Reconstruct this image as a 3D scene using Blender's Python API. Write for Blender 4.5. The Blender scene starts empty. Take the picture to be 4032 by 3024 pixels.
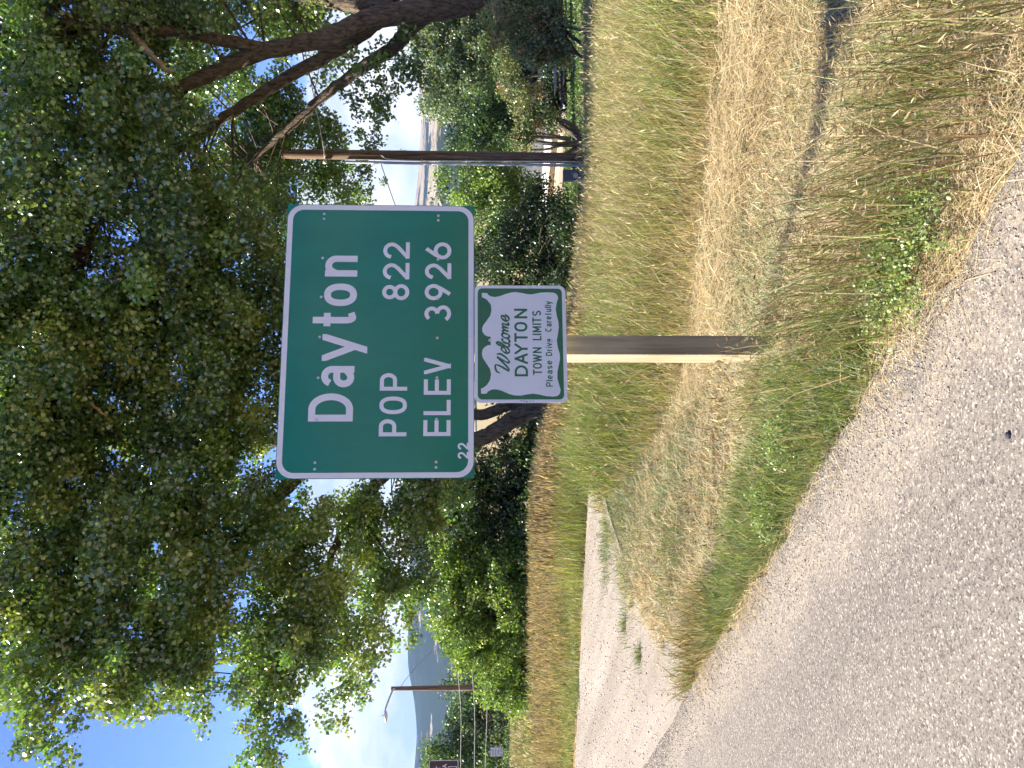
import bpy, bmesh, math
import numpy as np
from mathutils import Vector, Matrix

# ------------------------------------------------------------------ camera, sky, sun, exposure
SC = bpy.context.scene
COL = SC.collection
rng = np.random.default_rng(7)
FPX = 3200.0                       # focal length in photo pixels (portrait photo, 3024 x 4032, lying on its side)
PITCH = math.atan(148 / FPX)       # the camera looks slightly down
EYE = 1.65
FWD = np.array([0, math.cos(PITCH), -math.sin(PITCH)])
UPV = np.array([0, math.sin(PITCH), math.cos(PITCH)])
XV = np.array([1.0, 0, 0])
CAMP = np.array([0, 0, EYE])

cam_d = bpy.data.cameras.new('camera')
cam = bpy.data.objects.new('camera', cam_d)
COL.objects.link(cam)
cam_d.sensor_fit = 'HORIZONTAL'
cam_d.sensor_width = 36
cam_d.lens = 36 * FPX / 4032
cam_d.clip_start = 0.05
cam_d.clip_end = 40000
# the phone was held upright but the picture is stored on its side: world up points to picture left
R = Matrix(((-UPV[0], XV[0], -FWD[0]), (-UPV[1], XV[1], -FWD[1]), (-UPV[2], XV[2], -FWD[2])))
cam.matrix_world = Matrix.Translation(Vector(CAMP)) @ R.to_4x4()
SC.camera = cam

SUN_AZ = math.atan2(-0.98, 0.19)   # from the left, a little behind the signs
SUN_EL = math.radians(41)
world = bpy.data.worlds.new('World')
SC.world = world
world.use_nodes = True
wn, wl = world.node_tree.nodes, world.node_tree.links
wn.clear()
sky = wn.new('ShaderNodeTexSky')
sky.sky_type = 'NISHITA'
sky.sun_disc = False
sky.sun_elevation = SUN_EL
sky.sun_rotation = SUN_AZ
sky.altitude = 1200
sky.air_density = 1.0
sky.dust_density = 0.3
sky.ozone_density = 3.0
tc = wn.new('ShaderNodeTexCoord')
sep = wn.new('ShaderNodeSeparateXYZ')
wl.new(tc.outputs['Generated'], sep.inputs[0])
def wmath(op, a, b=None, c=None, clamp=False):
    n = wn.new('ShaderNodeMath'); n.operation = op; n.use_clamp = clamp
    for i, q in enumerate((a, b, c)):
        if q is None: continue
        if isinstance(q, (int, float)): n.inputs[i].default_value = q
        else: wl.new(q, n.inputs[i])
    return n.outputs[0]
# cumulus bank low over the ranges all round, clear blue overhead
cmb = wn.new('ShaderNodeCombineXYZ')
wl.new(wmath('MULTIPLY', sep.outputs[0], 3.0), cmb.inputs[0]); wl.new(wmath('MULTIPLY', sep.outputs[1], 3.0), cmb.inputs[1]); wl.new(wmath('MULTIPLY', sep.outputs[2], 6.5), cmb.inputs[2])
nz = wn.new('ShaderNodeTexNoise'); nz.inputs['Scale'].default_value = 1.3; nz.inputs['Detail'].default_value = 8; nz.inputs['Roughness'].default_value = 0.55
wl.new(cmb.outputs[0], nz.inputs['Vector'])
cov = wn.new('ShaderNodeMapRange'); cov.interpolation_type = 'SMOOTHSTEP'
wl.new(sep.outputs[2], cov.inputs['Value'])
cov.inputs['From Min'].default_value = 0.15; cov.inputs['From Max'].default_value = 0.33
cov.inputs['To Min'].default_value = 0.15; cov.inputs['To Max'].default_value = -0.30
cm = wn.new('ShaderNodeMapRange'); cm.interpolation_type = 'SMOOTHSTEP'
wl.new(wmath('ADD', nz.outputs['Fac'], cov.outputs[0]), cm.inputs['Value'])
cm.inputs['From Min'].default_value = 0.505; cm.inputs['From Max'].default_value = 0.575
nz2 = wn.new('ShaderNodeTexNoise'); nz2.inputs['Scale'].default_value = 2.2; nz2.inputs['Detail'].default_value = 6
wl.new(cmb.outputs[0], nz2.inputs['Vector'])
crmp = wn.new('ShaderNodeMapRange'); wl.new(nz2.outputs['Fac'], crmp.inputs['Value'])
crmp.inputs['From Min'].default_value = 0.38; crmp.inputs['From Max'].default_value = 0.6
ccol = wn.new('ShaderNodeMix'); ccol.data_type = 'RGBA'
CLK = 4.9
ccol.inputs[6].default_value = (0.50 * CLK, 0.62 * CLK, 0.84 * CLK, 1)
ccol.inputs[7].default_value = (1.0 * CLK, 1.0 * CLK, 1.02 * CLK, 1)
wl.new(crmp.outputs[0], ccol.inputs[0])
smix = wn.new('ShaderNodeMix'); smix.data_type = 'RGBA'
hs = wn.new('ShaderNodeHueSaturation'); hs.inputs['Hue'].default_value = 0.522; hs.inputs['Saturation'].default_value = 1.18; wl.new(sky.outputs[0], hs.inputs['Color'])
wl.new(cm.outputs[0], smix.inputs[0]); wl.new(hs.outputs[0], smix.inputs[6]); wl.new(ccol.outputs[2], smix.inputs[7])
bg = wn.new('ShaderNodeBackground'); bg.inputs['Strength'].default_value = 0.092
wl.new(smix.outputs[2], bg.inputs['Color'])
wo = wn.new('ShaderNodeOutputWorld'); wl.new(bg.outputs[0], wo.inputs['Surface'])

sun_d = bpy.data.lights.new('sun', 'SUN')
sun_d.energy = 5.0
sun_d.angle = math.radians(0.53)
sun_d.color = (1.0, 0.93, 0.80)
sun = bpy.data.objects.new('sun', sun_d)
COL.objects.link(sun)
tosun = Vector((math.sin(SUN_AZ) * math.cos(SUN_EL), math.cos(SUN_AZ) * math.cos(SUN_EL), math.sin(SUN_EL)))
sun.rotation_euler = tosun.to_track_quat('Z', 'Y').to_euler()
sun.location = tosun * 60

SC.view_settings.view_transform = 'Standard'
SC.view_settings.look = 'None'
SC.view_settings.exposure = 1.6
SC.view_settings.gamma = 1
SC.view_settings.use_curve_mapping = False
SC.render.engine = 'CYCLES'
cy = SC.cycles
cy.use_light_tree = False
cy.max_bounces = 6; cy.diffuse_bounces = 5; cy.glossy_bounces = 2; cy.transmission_bounces = 2
cy.transparent_max_bounces = 8; cy.volume_bounces = 0
cy.sample_clamp_indirect = 6
cy.use_adaptive_sampling = True; cy.adaptive_threshold = 0.025; cy.adaptive_min_samples = 16
cy.use_denoising = True
try: cy.denoiser = 'OPENIMAGEDENOISE'
except Exception: pass

# ------------------------------------------------------------------ helpers
def ray(u, v):
    return FWD + (u - 1512) / FPX * XV - (v - 2016) / FPX * UPV
def at(u, v, y):
    """world point at distance y (metres ahead) behind portrait-photo position u, v"""
    d = ray(u, v); return CAMP + d * (y / d[1])
def lin(c):
    """sRGB 0-255 to linear"""
    return tuple((x / 255 / 12.92) if x / 255 <= 0.04045 else ((x / 255 + 0.055) / 1.055) ** 2.4 for x in c)
def sstep(a, b, x):
    t = np.clip((x - a) / (b - a), 0, 1); return t * t * (3 - 2 * t)
def tag(o, label=None, cat=None, group=None, kind=None):
    if label: o['label'] = label
    if cat: o['category'] = cat
    if group: o['group'] = group
    if kind: o['kind'] = kind
    return o
def empty(name, loc, rz=0.0, **k):
    o = bpy.data.objects.new(name, None); COL.objects.link(o)
    o.location = Vector(loc); o.rotation_euler = (0, 0, rz); o.empty_display_size = 0.1
    return tag(o, **k)
def link(name, me, mat=None, parent=None, **k):
    o = bpy.data.objects.new(name, me); COL.objects.link(o)
    if mat is not None:
        if len(me.materials) == 0: me.materials.append(mat)
    if parent is not None: o.parent = parent
    return tag(o, **k)
def npmesh(name, V, Fc, cols=None, smooth=False):
    V = np.ascontiguousarray(V, dtype=np.float32); Fc = np.ascontiguousarray(Fc, dtype=np.int32)
    me = bpy.data.meshes.new(name)
    n, k = Fc.shape
    me.vertices.add(len(V)); me.vertices.foreach_set('co', V.ravel())
    me.loops.add(n * k); me.loops.foreach_set('vertex_index', Fc.ravel())
    me.polygons.add(n); me.polygons.foreach_set('loop_start', np.arange(0, n * k, k, dtype=np.int32))
    if smooth: me.polygons.foreach_set('use_smooth', np.ones(n, dtype=bool))
    if cols is not None:
        a = me.color_attributes.new('Col', 'FLOAT_COLOR', 'POINT')
        c = np.ones((len(V), 4), dtype=np.float32); c[:, :3] = cols
        a.data.foreach_set('color', c.ravel())
    me.update(); me.validate()
    return me
def bmobj(name, bm, mat, parent=None, smooth=False, bevel=0.0, **k):
    me = bpy.data.meshes.new(name); bmesh.ops.recalc_face_normals(bm, faces=bm.faces)
    bm.to_mesh(me); bm.free()
    if smooth:
        for p in me.polygons: p.use_smooth = True
    o = link(name, me, mat, parent, **k)
    if bevel:
        m = o.modifiers.new('bevel', 'BEVEL'); m.width = bevel; m.segments = 2; m.limit_method = 'ANGLE'
    return o
def box(bm, c, s, rz=0.0, M=None):
    r = bmesh.ops.create_cube(bm, size=1)
    T = Matrix.Translation(Vector(c)) @ Matrix.Rotation(rz, 4, 'Z') @ Matrix.Diagonal((s[0], s[1], s[2], 1))
    if M is not None: T = M @ T
    bmesh.ops.transform(bm, matrix=T, verts=r['verts']); return r['verts']
def cyl(bm, c, r, h, seg=12, rot=None, r2=None):
    q = bmesh.ops.create_cone(bm, cap_ends=True, segments=seg, radius1=r, radius2=r if r2 is None else r2, depth=h)
    T = Matrix.Translation(Vector(c))
    if rot is not None: T = T @ rot
    bmesh.ops.transform(bm, matrix=T, verts=q['verts']); return q['verts']
def boxobj(name, c, s, mat, parent=None, rz=0.0, bevel=0.0, **k):
    bm = bmesh.new(); box(bm, c, s, rz); return bmobj(name, bm, mat, parent, bevel=bevel, **k)
def spline(P, n=8):
    P = np.asarray(P, float); Q = np.vstack([2 * P[0] - P[1], P, 2 * P[-1] - P[-2]]); out = []
    for i in range(1, len(Q) - 2):
        for t in np.linspace(0, 1, n, endpoint=False):
            a, b, c, d = Q[i - 1], Q[i], Q[i + 1], Q[i + 2]
            out.append(0.5 * (2 * b + (c - a) * t + (2 * a - 5 * b + 4 * c - d) * t * t + (-a + 3 * b - 3 * c + d) * t ** 3))
    out.append(P[-1]); return np.array(out)
def tube_np(pts, rad, sides=8, lump=0.0, seed=0, cap=True):
    """verts, quad faces of one tapered tube"""
    pts = np.asarray(pts, float); rad = np.asarray(rad, float); n = len(pts)
    T = np.gradient(pts, axis=0); T /= np.linalg.norm(T, axis=1)[:, None] + 1e-9
    ref = np.array([0.31, 0.77, 0.2]); A = np.cross(T, ref); A /= np.linalg.norm(A, axis=1)[:, None] + 1e-9
    B = np.cross(T, A)
    ang = np.linspace(0, 2 * np.pi, sides, endpoint=False)
    r_ = np.random.default_rng(seed)
    rr = rad[:, None] * (1 + lump * r_.normal(size=(n, sides)) + (.7 * lump * np.sign(np.sin(ang * sides / 2 + .1)))[None]) if lump else np.repeat(rad[:, None], sides, 1)
    V = pts[:, None] + rr[:, :, None] * (np.cos(ang)[None, :, None] * A[:, None] + np.sin(ang)[None, :, None] * B[:, None])
    i = np.arange(n - 1)[:, None] * sides; j = np.arange(sides)[None]; j2 = (j + 1) % sides
    Fq = np.stack([i + j, i + j2, i + sides + j2, i + sides + j], -1).reshape(-1, 4)
    return V.reshape(-1, 3), Fq
def tubes(name, specs, mat, parent=None, sides=8, lump=0.0, seed=0, smooth=True, **k):
    Vs, Fs, o = [], [], 0
    for q, (p, r) in enumerate(specs):
        v, fq = tube_np(p, r, sides, lump, seed + q); Vs.append(v); Fs.append(fq + o); o += len(v)
    return link(name, npmesh(name, np.vstack(Vs), np.vstack(Fs), smooth=smooth), mat, parent, **k)
def limb(pts_uvy, r0, r1, n=8, wob=0.0, seed=0):
    P = spline([at(*q) for q in pts_uvy], n)
    if wob: P = P + np.random.default_rng(seed).normal(size=P.shape) * wob * np.linspace(0.3, 1, len(P))[:, None]
    return P, np.linspace(r0, r1, len(P))

# ------------------------------------------------------------------ materials
MATS = {}
def newmat(name):
    m = bpy.data.materials.new(name); m.use_nodes = True; m.node_tree.nodes.clear(); MATS[name] = m
    return m, m.node_tree.nodes, m.node_tree.links
def principled(N, L, base=None, rough=0.6, spec=0.5, metal=0.0):
    b = N.new('ShaderNodeBsdfPrincipled'); o = N.new('ShaderNodeOutputMaterial'); L.new(b.outputs[0], o.inputs[0])
    if base is not None: b.inputs['Base Color'].default_value = (*base, 1)
    b.inputs['Roughness'].default_value = rough; b.inputs['Metallic'].default_value = metal
    b.inputs['Specular IOR Level'].default_value = spec
    return b
def ramp(N, stops, interp='LINEAR'):
    r = N.new('ShaderNodeValToRGB'); r.color_ramp.interpolation = interp; e = r.color_ramp.elements
    while len(e) < len(stops): e.new(0.5)
    for q, (p, c) in zip(e, stops): q.position = p; q.color = (*c, 1)
    return r
def noise(N, L, scale, detail=4, rough=0.5, vec=None):
    n = N.new('ShaderNodeTexNoise'); n.inputs['Scale'].default_value = scale; n.inputs['Detail'].default_value = detail; n.inputs['Roughness'].default_value = rough
    if vec is not None: L.new(vec, n.inputs['Vector'])
    return n
def coords(N, L, scale=(1, 1, 1), kind='Object'):
    t = N.new('ShaderNodeTexCoord'); m = N.new('ShaderNodeMapping'); m.inputs['Scale'].default_value = scale
    L.new(t.outputs[kind], m.inputs[0]); return m.outputs[0]
def bump(N, L, h, bsdf, strength=0.5, dist=0.01):
    b = N.new('ShaderNodeBump'); b.inputs['Strength'].default_value = strength; b.inputs['Distance'].default_value = dist
    L.new(h, b.inputs['Height']); L.new(b.outputs[0], bsdf.inputs['Normal']); return b
def flat(name, col, rough=0.6, spec=0.5, metal=0.0, var=0.0, scale=6.0):
    m, N, L = newmat(name); b = principled(N, L, col, rough, spec, metal)
    if var:
        n = noise(N, L, scale, 5, 0.6, coords(N, L))
        r = ramp(N, [(0.3, tuple(c * (1 - var) for c in col)), (0.7, tuple(min(1, c * (1 + var)) for c in col))])
        L.new(n.outputs['Fac'], r.inputs[0]); L.new(r.outputs[0], b.inputs['Base Color'])
    return m
def foliage(name, trans=0.35, gloss=0.12, rough=0.35, tint=(1.25, 1.3, 0.7)):
    m, N, L = newmat(name)
    a = N.new('ShaderNodeAttribute'); a.attribute_name = 'Col'
    d = N.new('ShaderNodeBsdfDiffuse'); L.new(a.outputs['Color'], d.inputs['Color'])
    t = N.new('ShaderNodeBsdfTranslucent')
    mu = N.new('ShaderNodeMix'); mu.data_type = 'RGBA'; mu.blend_type = 'MULTIPLY'; mu.inputs[0].default_value = 1
    L.new(a.outputs['Color'], mu.inputs[6]); mu.inputs[7].default_value = (*tint, 1); L.new(mu.outputs[2], t.inputs['Color'])
    g = N.new('ShaderNodeBsdfGlossy'); g.inputs['Roughness'].default_value = rough; g.inputs['Color'].default_value = (1, 1, 1, 1)
    m1 = N.new('ShaderNodeMixShader'); m1.inputs[0].default_value = trans; L.new(d.outputs[0], m1.inputs[1]); L.new(t.outputs[0], m1.inputs[2])
    out = N.new('ShaderNodeOutputMaterial')
    if gloss:
        m2 = N.new('ShaderNodeMixShader'); m2.inputs[0].default_value = gloss; L.new(m1.outputs[0], m2.inputs[1]); L.new(g.outputs[0], m2.inputs[2]); L.new(m2.outputs[0], out.inputs[0])
    else: L.new(m1.outputs[0], out.inputs[0])
    return m
def woodmat(name, dark, light, zs=0.35, sc=34, rough=0.75, knots=True):
    m, N, L = newmat(name); b = principled(N, L, dark, rough, 0.3)
    v = coords(N, L, (1, 1, zs * 0.12)); n = noise(N, L, sc, 6, 0.62, v)
    r = ramp(N, [(0.32, dark), (0.68, light)]); L.new(n.outputs['Fac'], r.inputs[0])
    n2 = noise(N, L, 3.0, 3, 0.5, coords(N, L, (1, 1, 0.6)))
    mx = N.new('ShaderNodeMix'); mx.data_type = 'RGBA'; mx.blend_type = 'MULTIPLY'; mx.inputs[0].default_value = 1
    r2 = ramp(N, [(0.3, (0.72, 0.68, 0.62)), (0.6, (1, 1, 1))]); L.new(n2.outputs['Fac'], r2.inputs[0])
    L.new(r.outputs[0], mx.inputs[6]); L.new(r2.outputs[0], mx.inputs[7]); L.new(mx.outputs[2], b.inputs['Base Color'])
    bump(N, L, n.outputs['Fac'], b, 0.5, 0.004); return m
def barkmat(name, dark, light):
    m, N, L = newmat(name); b = principled(N, L, dark, 0.9, 0.2)
    v = coords(N, L, (1, 1, 0.22)); n = noise(N, L, 16, 8, 0.72, v)
    w = N.new('ShaderNodeTexVoronoi'); w.feature = 'DISTANCE_TO_EDGE'; w.inputs['Scale'].default_value = 6.5; L.new(v, w.inputs['Vector'])
    r = ramp(N, [(0.35, dark), (0.68, light)]); L.new(n.outputs['Fac'], r.inputs[0]); L.new(r.outputs[0], b.inputs['Base Color'])
    mm = N.new('ShaderNodeMath'); mm.operation = 'ADD'; L.new(n.outputs['Fac'], mm.inputs[0]); L.new(w.outputs['Distance'], mm.inputs[1])
    bump(N, L, mm.outputs[0], b, 1.0, 0.07); return m

M_LEAF = foliage('cottonwood_leaf', 0.42, 0.12, 0.32)
M_SHRUB = foliage('shrub_leaf', 0.40, 0.05, 0.45)
M_GRASS = foliage('grass_blade', 0.30, 0.03, 0.5, (1.15, 1.1, 0.75))
M_BARK = barkmat('cottonwood_bark', (0.045, 0.032, 0.024), (0.25, 0.195, 0.145))
M_BARKG = barkmat('grey_bark', (0.06, 0.05, 0.042), (0.19, 0.165, 0.14))
M_DEAD = flat('dead_wood', (0.30, 0.215, 0.135), 0.85, 0.2, var=0.35)
M_POLE = woodmat('pole_wood', (0.085, 0.048, 0.028), (0.27, 0.19, 0.13), 0.4, 22)
M_POST = woodmat('post_wood', (0.27, 0.22, 0.14), (0.50, 0.42, 0.27), 0.45, 30)
M_DARKW = woodmat('dark_timber', (0.02, 0.016, 0.012), (0.08, 0.06, 0.045), 0.4, 14)
M_STEEL = flat('galvanised_steel', (0.5, 0.52, 0.54), 0.35, 0.5, 0.8)
M_ALU = flat('aluminium', (0.6, 0.61, 0.62), 0.4, 0.5, 0.85)
M_PVC = flat('grey_conduit', (0.42, 0.45, 0.48), 0.45)
M_CABLE = flat('cable', (0.30, 0.30, 0.30), 0.5)
M_WIREW = flat('pale_cable', (0.62, 0.62, 0.55), 0.5)

def signmat(name, col, rough=0.13, spec=0.5, grime=0.08):
    """retroreflective sheeting: glossy face with a very fine vertical cell pattern"""
    m, N, L = newmat(name); b = principled(N, L, col, rough, spec)
    n = noise(N, L, 5, 5, 0.6, coords(N, L, (1, 1, 0.4)))
    r = ramp(N, [(0.3, tuple(c * (1 - grime) for c in col)), (0.7, tuple(min(1, c * (1 + grime)) for c in col))])
    L.new(n.outputs['Fac'], r.inputs[0]); L.new(r.outputs[0], b.inputs['Base Color'])
    n4 = noise(N, L, 2.2, 6, 0.65, coords(N, L, (1.6, 1, 0.5))); mr4 = N.new('ShaderNodeMapRange'); L.new(n4.outputs['Fac'], mr4.inputs[0]); mr4.inputs[1].default_value = .3; mr4.inputs[2].default_value = .7; mr4.inputs[3].default_value = rough * .7; mr4.inputs[4].default_value = rough * 1.7; L.new(mr4.outputs[0], b.inputs['Roughness'])
    n2 = noise(N, L, 60, 2, 0.5, coords(N, L, (1, 1, 0.06)))
    bump(N, L, n2.outputs['Fac'], b, 0.10, 0.001)
    return m
M_SGREEN = signmat('green_sheeting', (0.0004, 0.175, 0.108), 0.10, 0.42)
M_SGREEN2 = signmat('green_ink', (0.012, 0.13, 0.062), 0.3)
M_SWHITE = signmat('white_sheeting', (0.74, 0.72, 0.75), 0.25, 0.4, 0.03)
M_SWHITE2 = signmat('white_sheeting_small', (0.66, 0.68, 0.73), 0.28, 0.4, 0.03)
M_BROWN = signmat('brown_sheeting', (0.06, 0.024, 0.014), 0.3)
M_SCUFF = flat('scuff_marks', (0.16, 0.17, 0.17), 0.8)

# ------------------------------------------------------------------ terrain
RA = np.array([0.70, 2.44]); RD = np.array([-0.636, 0.772]); RN = np.array([0.772, 0.636])
def edge_s(x, y):
    """metres to the right of the asphalt edge (ragged)"""
    s = (x - RA[0]) * RN[0] + (y - RA[1]) * RN[1]; a = (x - RA[0]) * RD[0] + (y - RA[1]) * RD[1]
    return s + (0.05 * np.sin(a * 2.3 + 1) + 0.035 * np.sin(a * 5.9) + 0.02 * np.sin(a * 13.7 + 2)) * (1 - .85 * sstep(4.2, 5.2, a))
def far_edge(x):
    return 11.75 - 0.33 * (x + 1.7)
def near_edge(y):
    """x of the grass island's boundary with the gravel apron"""
    return np.interp(y, [5.5, 6.2, 6.9, 8.0, 8.9, 9.9, 10.6, 11.3, 11.7], [-1.6, -2.12, -2.28, -2.32, -2.28, -1.95, -1.6, -1.15, -0.6])
def in_side(x, y):
    return (x < near_edge(y) + 0.12 * np.sin(y * 4.1) + 0.07 * np.sin(y * 9.7 + x)) & (y < far_edge(x)) & (edge_s(x, y) > -0.3)
def tall_edge(x):
    return np.interp(x, [-2.2, -1.6, -1.0, 0, 1.1, 2.86, 4.5, 7], [11.2, 10.4, 9.2, 8.2, 7.3, 6.15, 5.3, 4.2])
def ground(x, y):
    x = np.asarray(x, float); y = np.asarray(y, float)
    s = edge_s(x, y)
    xc = np.interp(y, [5, 9, 12, 20, 40], [-1.2, -1.0, -0.2, 0.5, 1.5]); hw = np.interp(y, [5, 9, 12, 20, 40], [1.5, 1.6, 1.7, 4, 8])
    w = 1 - sstep(xc - hw, xc + hw, x)             # the left side stays level with the road
    verge = -0.28 * sstep(0.05, 1.5, s) - 0.26 * sstep(1.2, 2.5, s) + 0.22 * sstep(2.7, 4.2, s)
    right = verge - sstep(9.0, 20, y + np.clip(x, 0, 6) * .25) * 0.95 - np.clip(y - 20, 0, 30) * 0.0867
    left = np.clip((x - near_edge(y)) * 0.2, -0.03, 0.025) * (y < 11.8) - 0.05 * sstep(13, 18, y) - np.clip(y - 34, 0, 60) * 0.05
    wl_ = w * sstep(0.6, 2.0, y - 5.0)
    z = right * (1 - wl_) + left * wl_
    z = np.where(s < 0.05, -0.03, z)
    b = 0.025 * np.sin(x * 1.7 + y * 0.9) * np.sin(y * 1.3 - x * 0.6) * sstep(0.2, 1.0, s)
    z = z + np.where(in_side(x, y), 0, b)
    z = np.where(in_side(x, y) & (s > 0), -0.03, z)
    return np.maximum(z, -4.2)

def gridmesh(name, xs, ys, zf):
    Xg, Yg = np.meshgrid(xs, ys); V = np.stack([Xg.ravel(), Yg.ravel(), zf(Xg, Yg).ravel()], -1)
    nx, ny = len(xs), len(ys); i, j = np.meshgrid(np.arange(nx - 1), np.arange(ny - 1)); a = (j * nx + i).ravel()
    return npmesh(name, V, np.stack([a, a + 1, a + nx + 1, a + nx], -1), smooth=True)
def stretch(lo, hi, step, far, g=1.22):
    a = list(np.arange(lo, hi + 1e-6, step)); d = step
    r = [a[-1]]; 
    while r[-1] < far: d *= g; r.append(r[-1] + d)
    d = step; l = [a[0]]
    while l[-1] > -far: d *= g; l.append(l[-1] - d)
    return np.array(l[:0:-1] + a + r[1:])
m, N, L = newmat('dry_soil'); b = principled(N, L, (0.3, 0.22, 0.13), 0.95, 0.1)
v = coords(N, L); n1 = noise(N, L, 1.3, 6, 0.6, v); n2 = noise(N, L, 38, 5, 0.7, v); n3 = noise(N, L, 0.25, 4, 0.6, v)
r1 = ramp(N, [(0.3, (0.17, 0.115, 0.065)), (0.5, (0.36, 0.27, 0.15)), (0.72, (0.47, 0.37, 0.22))]); L.new(n2.outputs['Fac'], r1.inputs[0])
r2 = ramp(N, [(0.45, (0.0, 0, 0)), (0.62, (1, 1, 1))]); L.new(n1.outputs['Fac'], r2.inputs[0])
mx = N.new('ShaderNodeMix'); mx.data_type = 'RGBA'; L.new(r2.outputs[0], mx.inputs[0]); L.new(r1.outputs[0], mx.inputs[6]); mx.inputs[7].default_value = (0.16, 0.16, 0.08, 1)
L.new(mx.outputs[2], b.inputs['Base Color']); bump(N, L, n2.outputs['Fac'], b, 0.9, 0.03)
xs = stretch(-9, 9, 0.16, 9000); ys = stretch(0, 20, 0.16, 9000)
link('ground', gridmesh('ground', xs, ys, ground), m, label='dry soil and stubble ground under the grass', cat='ground', kind='structure')

# chip-sealed highway
def chipmat(name, base, stones, dark_amt, wash):
    m, N, L = newmat(name); b = principled(N, L, base, 0.88, 0.25)
    v = coords(N, L)
    vo = N.new('ShaderNodeTexVoronoi'); vo.inputs['Scale'].default_value = 125; L.new(v, vo.inputs['Vector'])
    sp = N.new('ShaderNodeSeparateColor'); L.new(vo.outputs['Color'], sp.inputs[0])
    r = ramp(N, stones, 'CONSTANT'); L.new(sp.outputs[0], r.inputs[0])
    mp = N.new('ShaderNodeMapping'); mp.vector_type = 'TEXTURE'; mp.inputs['Rotation'].default_value = (0, 0, math.atan2(RD[1], RD[0])); mp.inputs['Scale'].default_value = (5.5, 0.8, 1); L.new(v, mp.inputs[0])
    nb = noise(N, L, 1.1, 7, 0.68, mp.outputs[0]); rb = ramp(N, [(0.3, (0.82, 0.82, 0.83)), (0.7, (1.14, 1.13, 1.11))]); L.new(nb.outputs['Fac'], rb.inputs[0])
    mx = N.new('ShaderNodeMix'); mx.data_type = 'RGBA'; mx.blend_type = 'MULTIPLY'; mx.inputs[0].default_value = 1
    L.new(r.outputs[0], mx.inputs[6]); L.new(rb.outputs[0], mx.inputs[7])
    vo2 = N.new('ShaderNodeTexVoronoi'); vo2.inputs['Scale'].default_value = 34; L.new(v, vo2.inputs['Vector'])
    s2 = N.new('ShaderNodeSeparateColor'); L.new(vo2.outputs['Color'], s2.inputs[0])
    c1 = N.new('ShaderNodeMath'); c1.operation = 'LESS_THAN'; L.new(vo2.outputs['Distance'], c1.inputs[0]); thr = N.new('ShaderNodeMath'); thr.operation = 'MULTIPLY'; L.new(s2.outputs[2], thr.inputs[0]); thr.inputs[1].default_value = 0.36; L.new(thr.outputs[0], c1.inputs[1])
    c2 = N.new('ShaderNodeMath'); c2.operation = 'LESS_THAN'; L.new(s2.outputs[1], c2.inputs[0]); c2.inputs[1].default_value = dark_amt
    c3 = N.new('ShaderNodeMath'); c3.operation = 'MULTIPLY'; L.new(c1.outputs[0], c3.inputs[0]); L.new(c2.outputs[0], c3.inputs[1])
    m2 = N.new('ShaderNodeMix'); m2.data_type = 'RGBA'; L.new(c3.outputs[0], m2.inputs[0]); L.new(mx.outputs[2], m2.inputs[6]); m2.inputs[7].default_value = (0.07, 0.065, 0.065, 1)
    last = m2.outputs[2]
    if not wash:
        rb.color_ramp.elements[0].color = (.70, .67, .63, 1); rb.color_ramp.elements[1].color = (1.2, 1.2, 1.2, 1)
    if wash:   # tan grit washed along the pavement edge
        se = N.new('ShaderNodeVectorMath'); se.operation = 'DOT_PRODUCT'; L.new(v, se.inputs[0]); se.inputs[1].default_value = (RN[0], RN[1], 0)
        off = float(RA @ RN)
        nn = noise(N, L, 1.6, 5, 0.6, v)
        def mth(op, a, b_):
            q = N.new('ShaderNodeMath'); q.operation = op
            for i_, z_ in enumerate((a, b_)):
                if isinstance(z_, (int, float)): q.inputs[i_].default_value = z_
                else: L.new(z_, q.inputs[i_])
            return q.outputs[0]
        sv = mth('ADD', mth('SUBTRACT', se.outputs['Value'], off), mth('MULTIPLY', mth('SUBTRACT', nn.outputs['Fac'], 0.5), 0.8))
        mr = ramp(N, [(0.0, (0, 0, 0)), (0.56, (0, 0, 0)), (0.70, (0.7, 0.7, 0.7)), (0.80, (0.6, 0.6, 0.6)), (0.88, (0, 0, 0))])
        L.new(mth('ADD', mth('MULTIPLY', sv, 0.9), 1.0), mr.inputs[0])
        n5 = noise(N, L, 70, 3, 0.6, v); r5 = ramp(N, [(0.44, (0, 0, 0)), (0.58, (1, 1, 1))]); L.new(n5.outputs['Fac'], r5.inputs[0])
        m3 = N.new('ShaderNodeMix'); m3.data_type = 'RGBA'; L.new(mth('MULTIPLY', mr.outputs[0], r5.outputs[0]), m3.inputs[0]); L.new(last, m3.inputs[6]); m3.inputs[7].default_value = (0.36, 0.30, 0.22, 1)
        last = m3.outputs[2]
    L.new(last, b.inputs['Base Color'])
    bump(N, L, vo.outputs['Distance'], b, 0.4, 0.004)
    return m
M_HWY = chipmat('chip_seal', (0.2, 0.19, 0.19), [(0.0, (0.108, 0.092, 0.078)), (0.16, (0.172, 0.149, 0.125)), (0.5, (0.21, 0.183, 0.152)), (0.78, (0.255, 0.223, 0.184)), (0.92, (0.375, 0.335, 0.275))], 0.10, True)
M_SIDE = chipmat('pale_gravel', (0.45, 0.4, 0.36), [(0.0, (0.22, 0.185, 0.145)), (0.25, (0.29, 0.25, 0.205)), (0.5, (0.33, 0.285, 0.235)), (0.8, (0.38, 0.335, 0.275))], 0.03, False)
def strip(name, mat, rows, z, **k):
    """rows: list of (N,2) polylines of equal length, skinned across"""
    Q = np.array(rows); n, k_ = Q.shape[:2]
    V = np.concatenate([Q.reshape(-1, 2), np.full((n * k_, 1), z)], 1)
    i, j = np.meshgrid(np.arange(k_ - 1), np.arange(n - 1)); a = (j * k_ + i).ravel()
    return link(name, npmesh(name, V, np.stack([a, a + k_, a + k_ + 1, a + 1], -1)), mat, **k)
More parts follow.
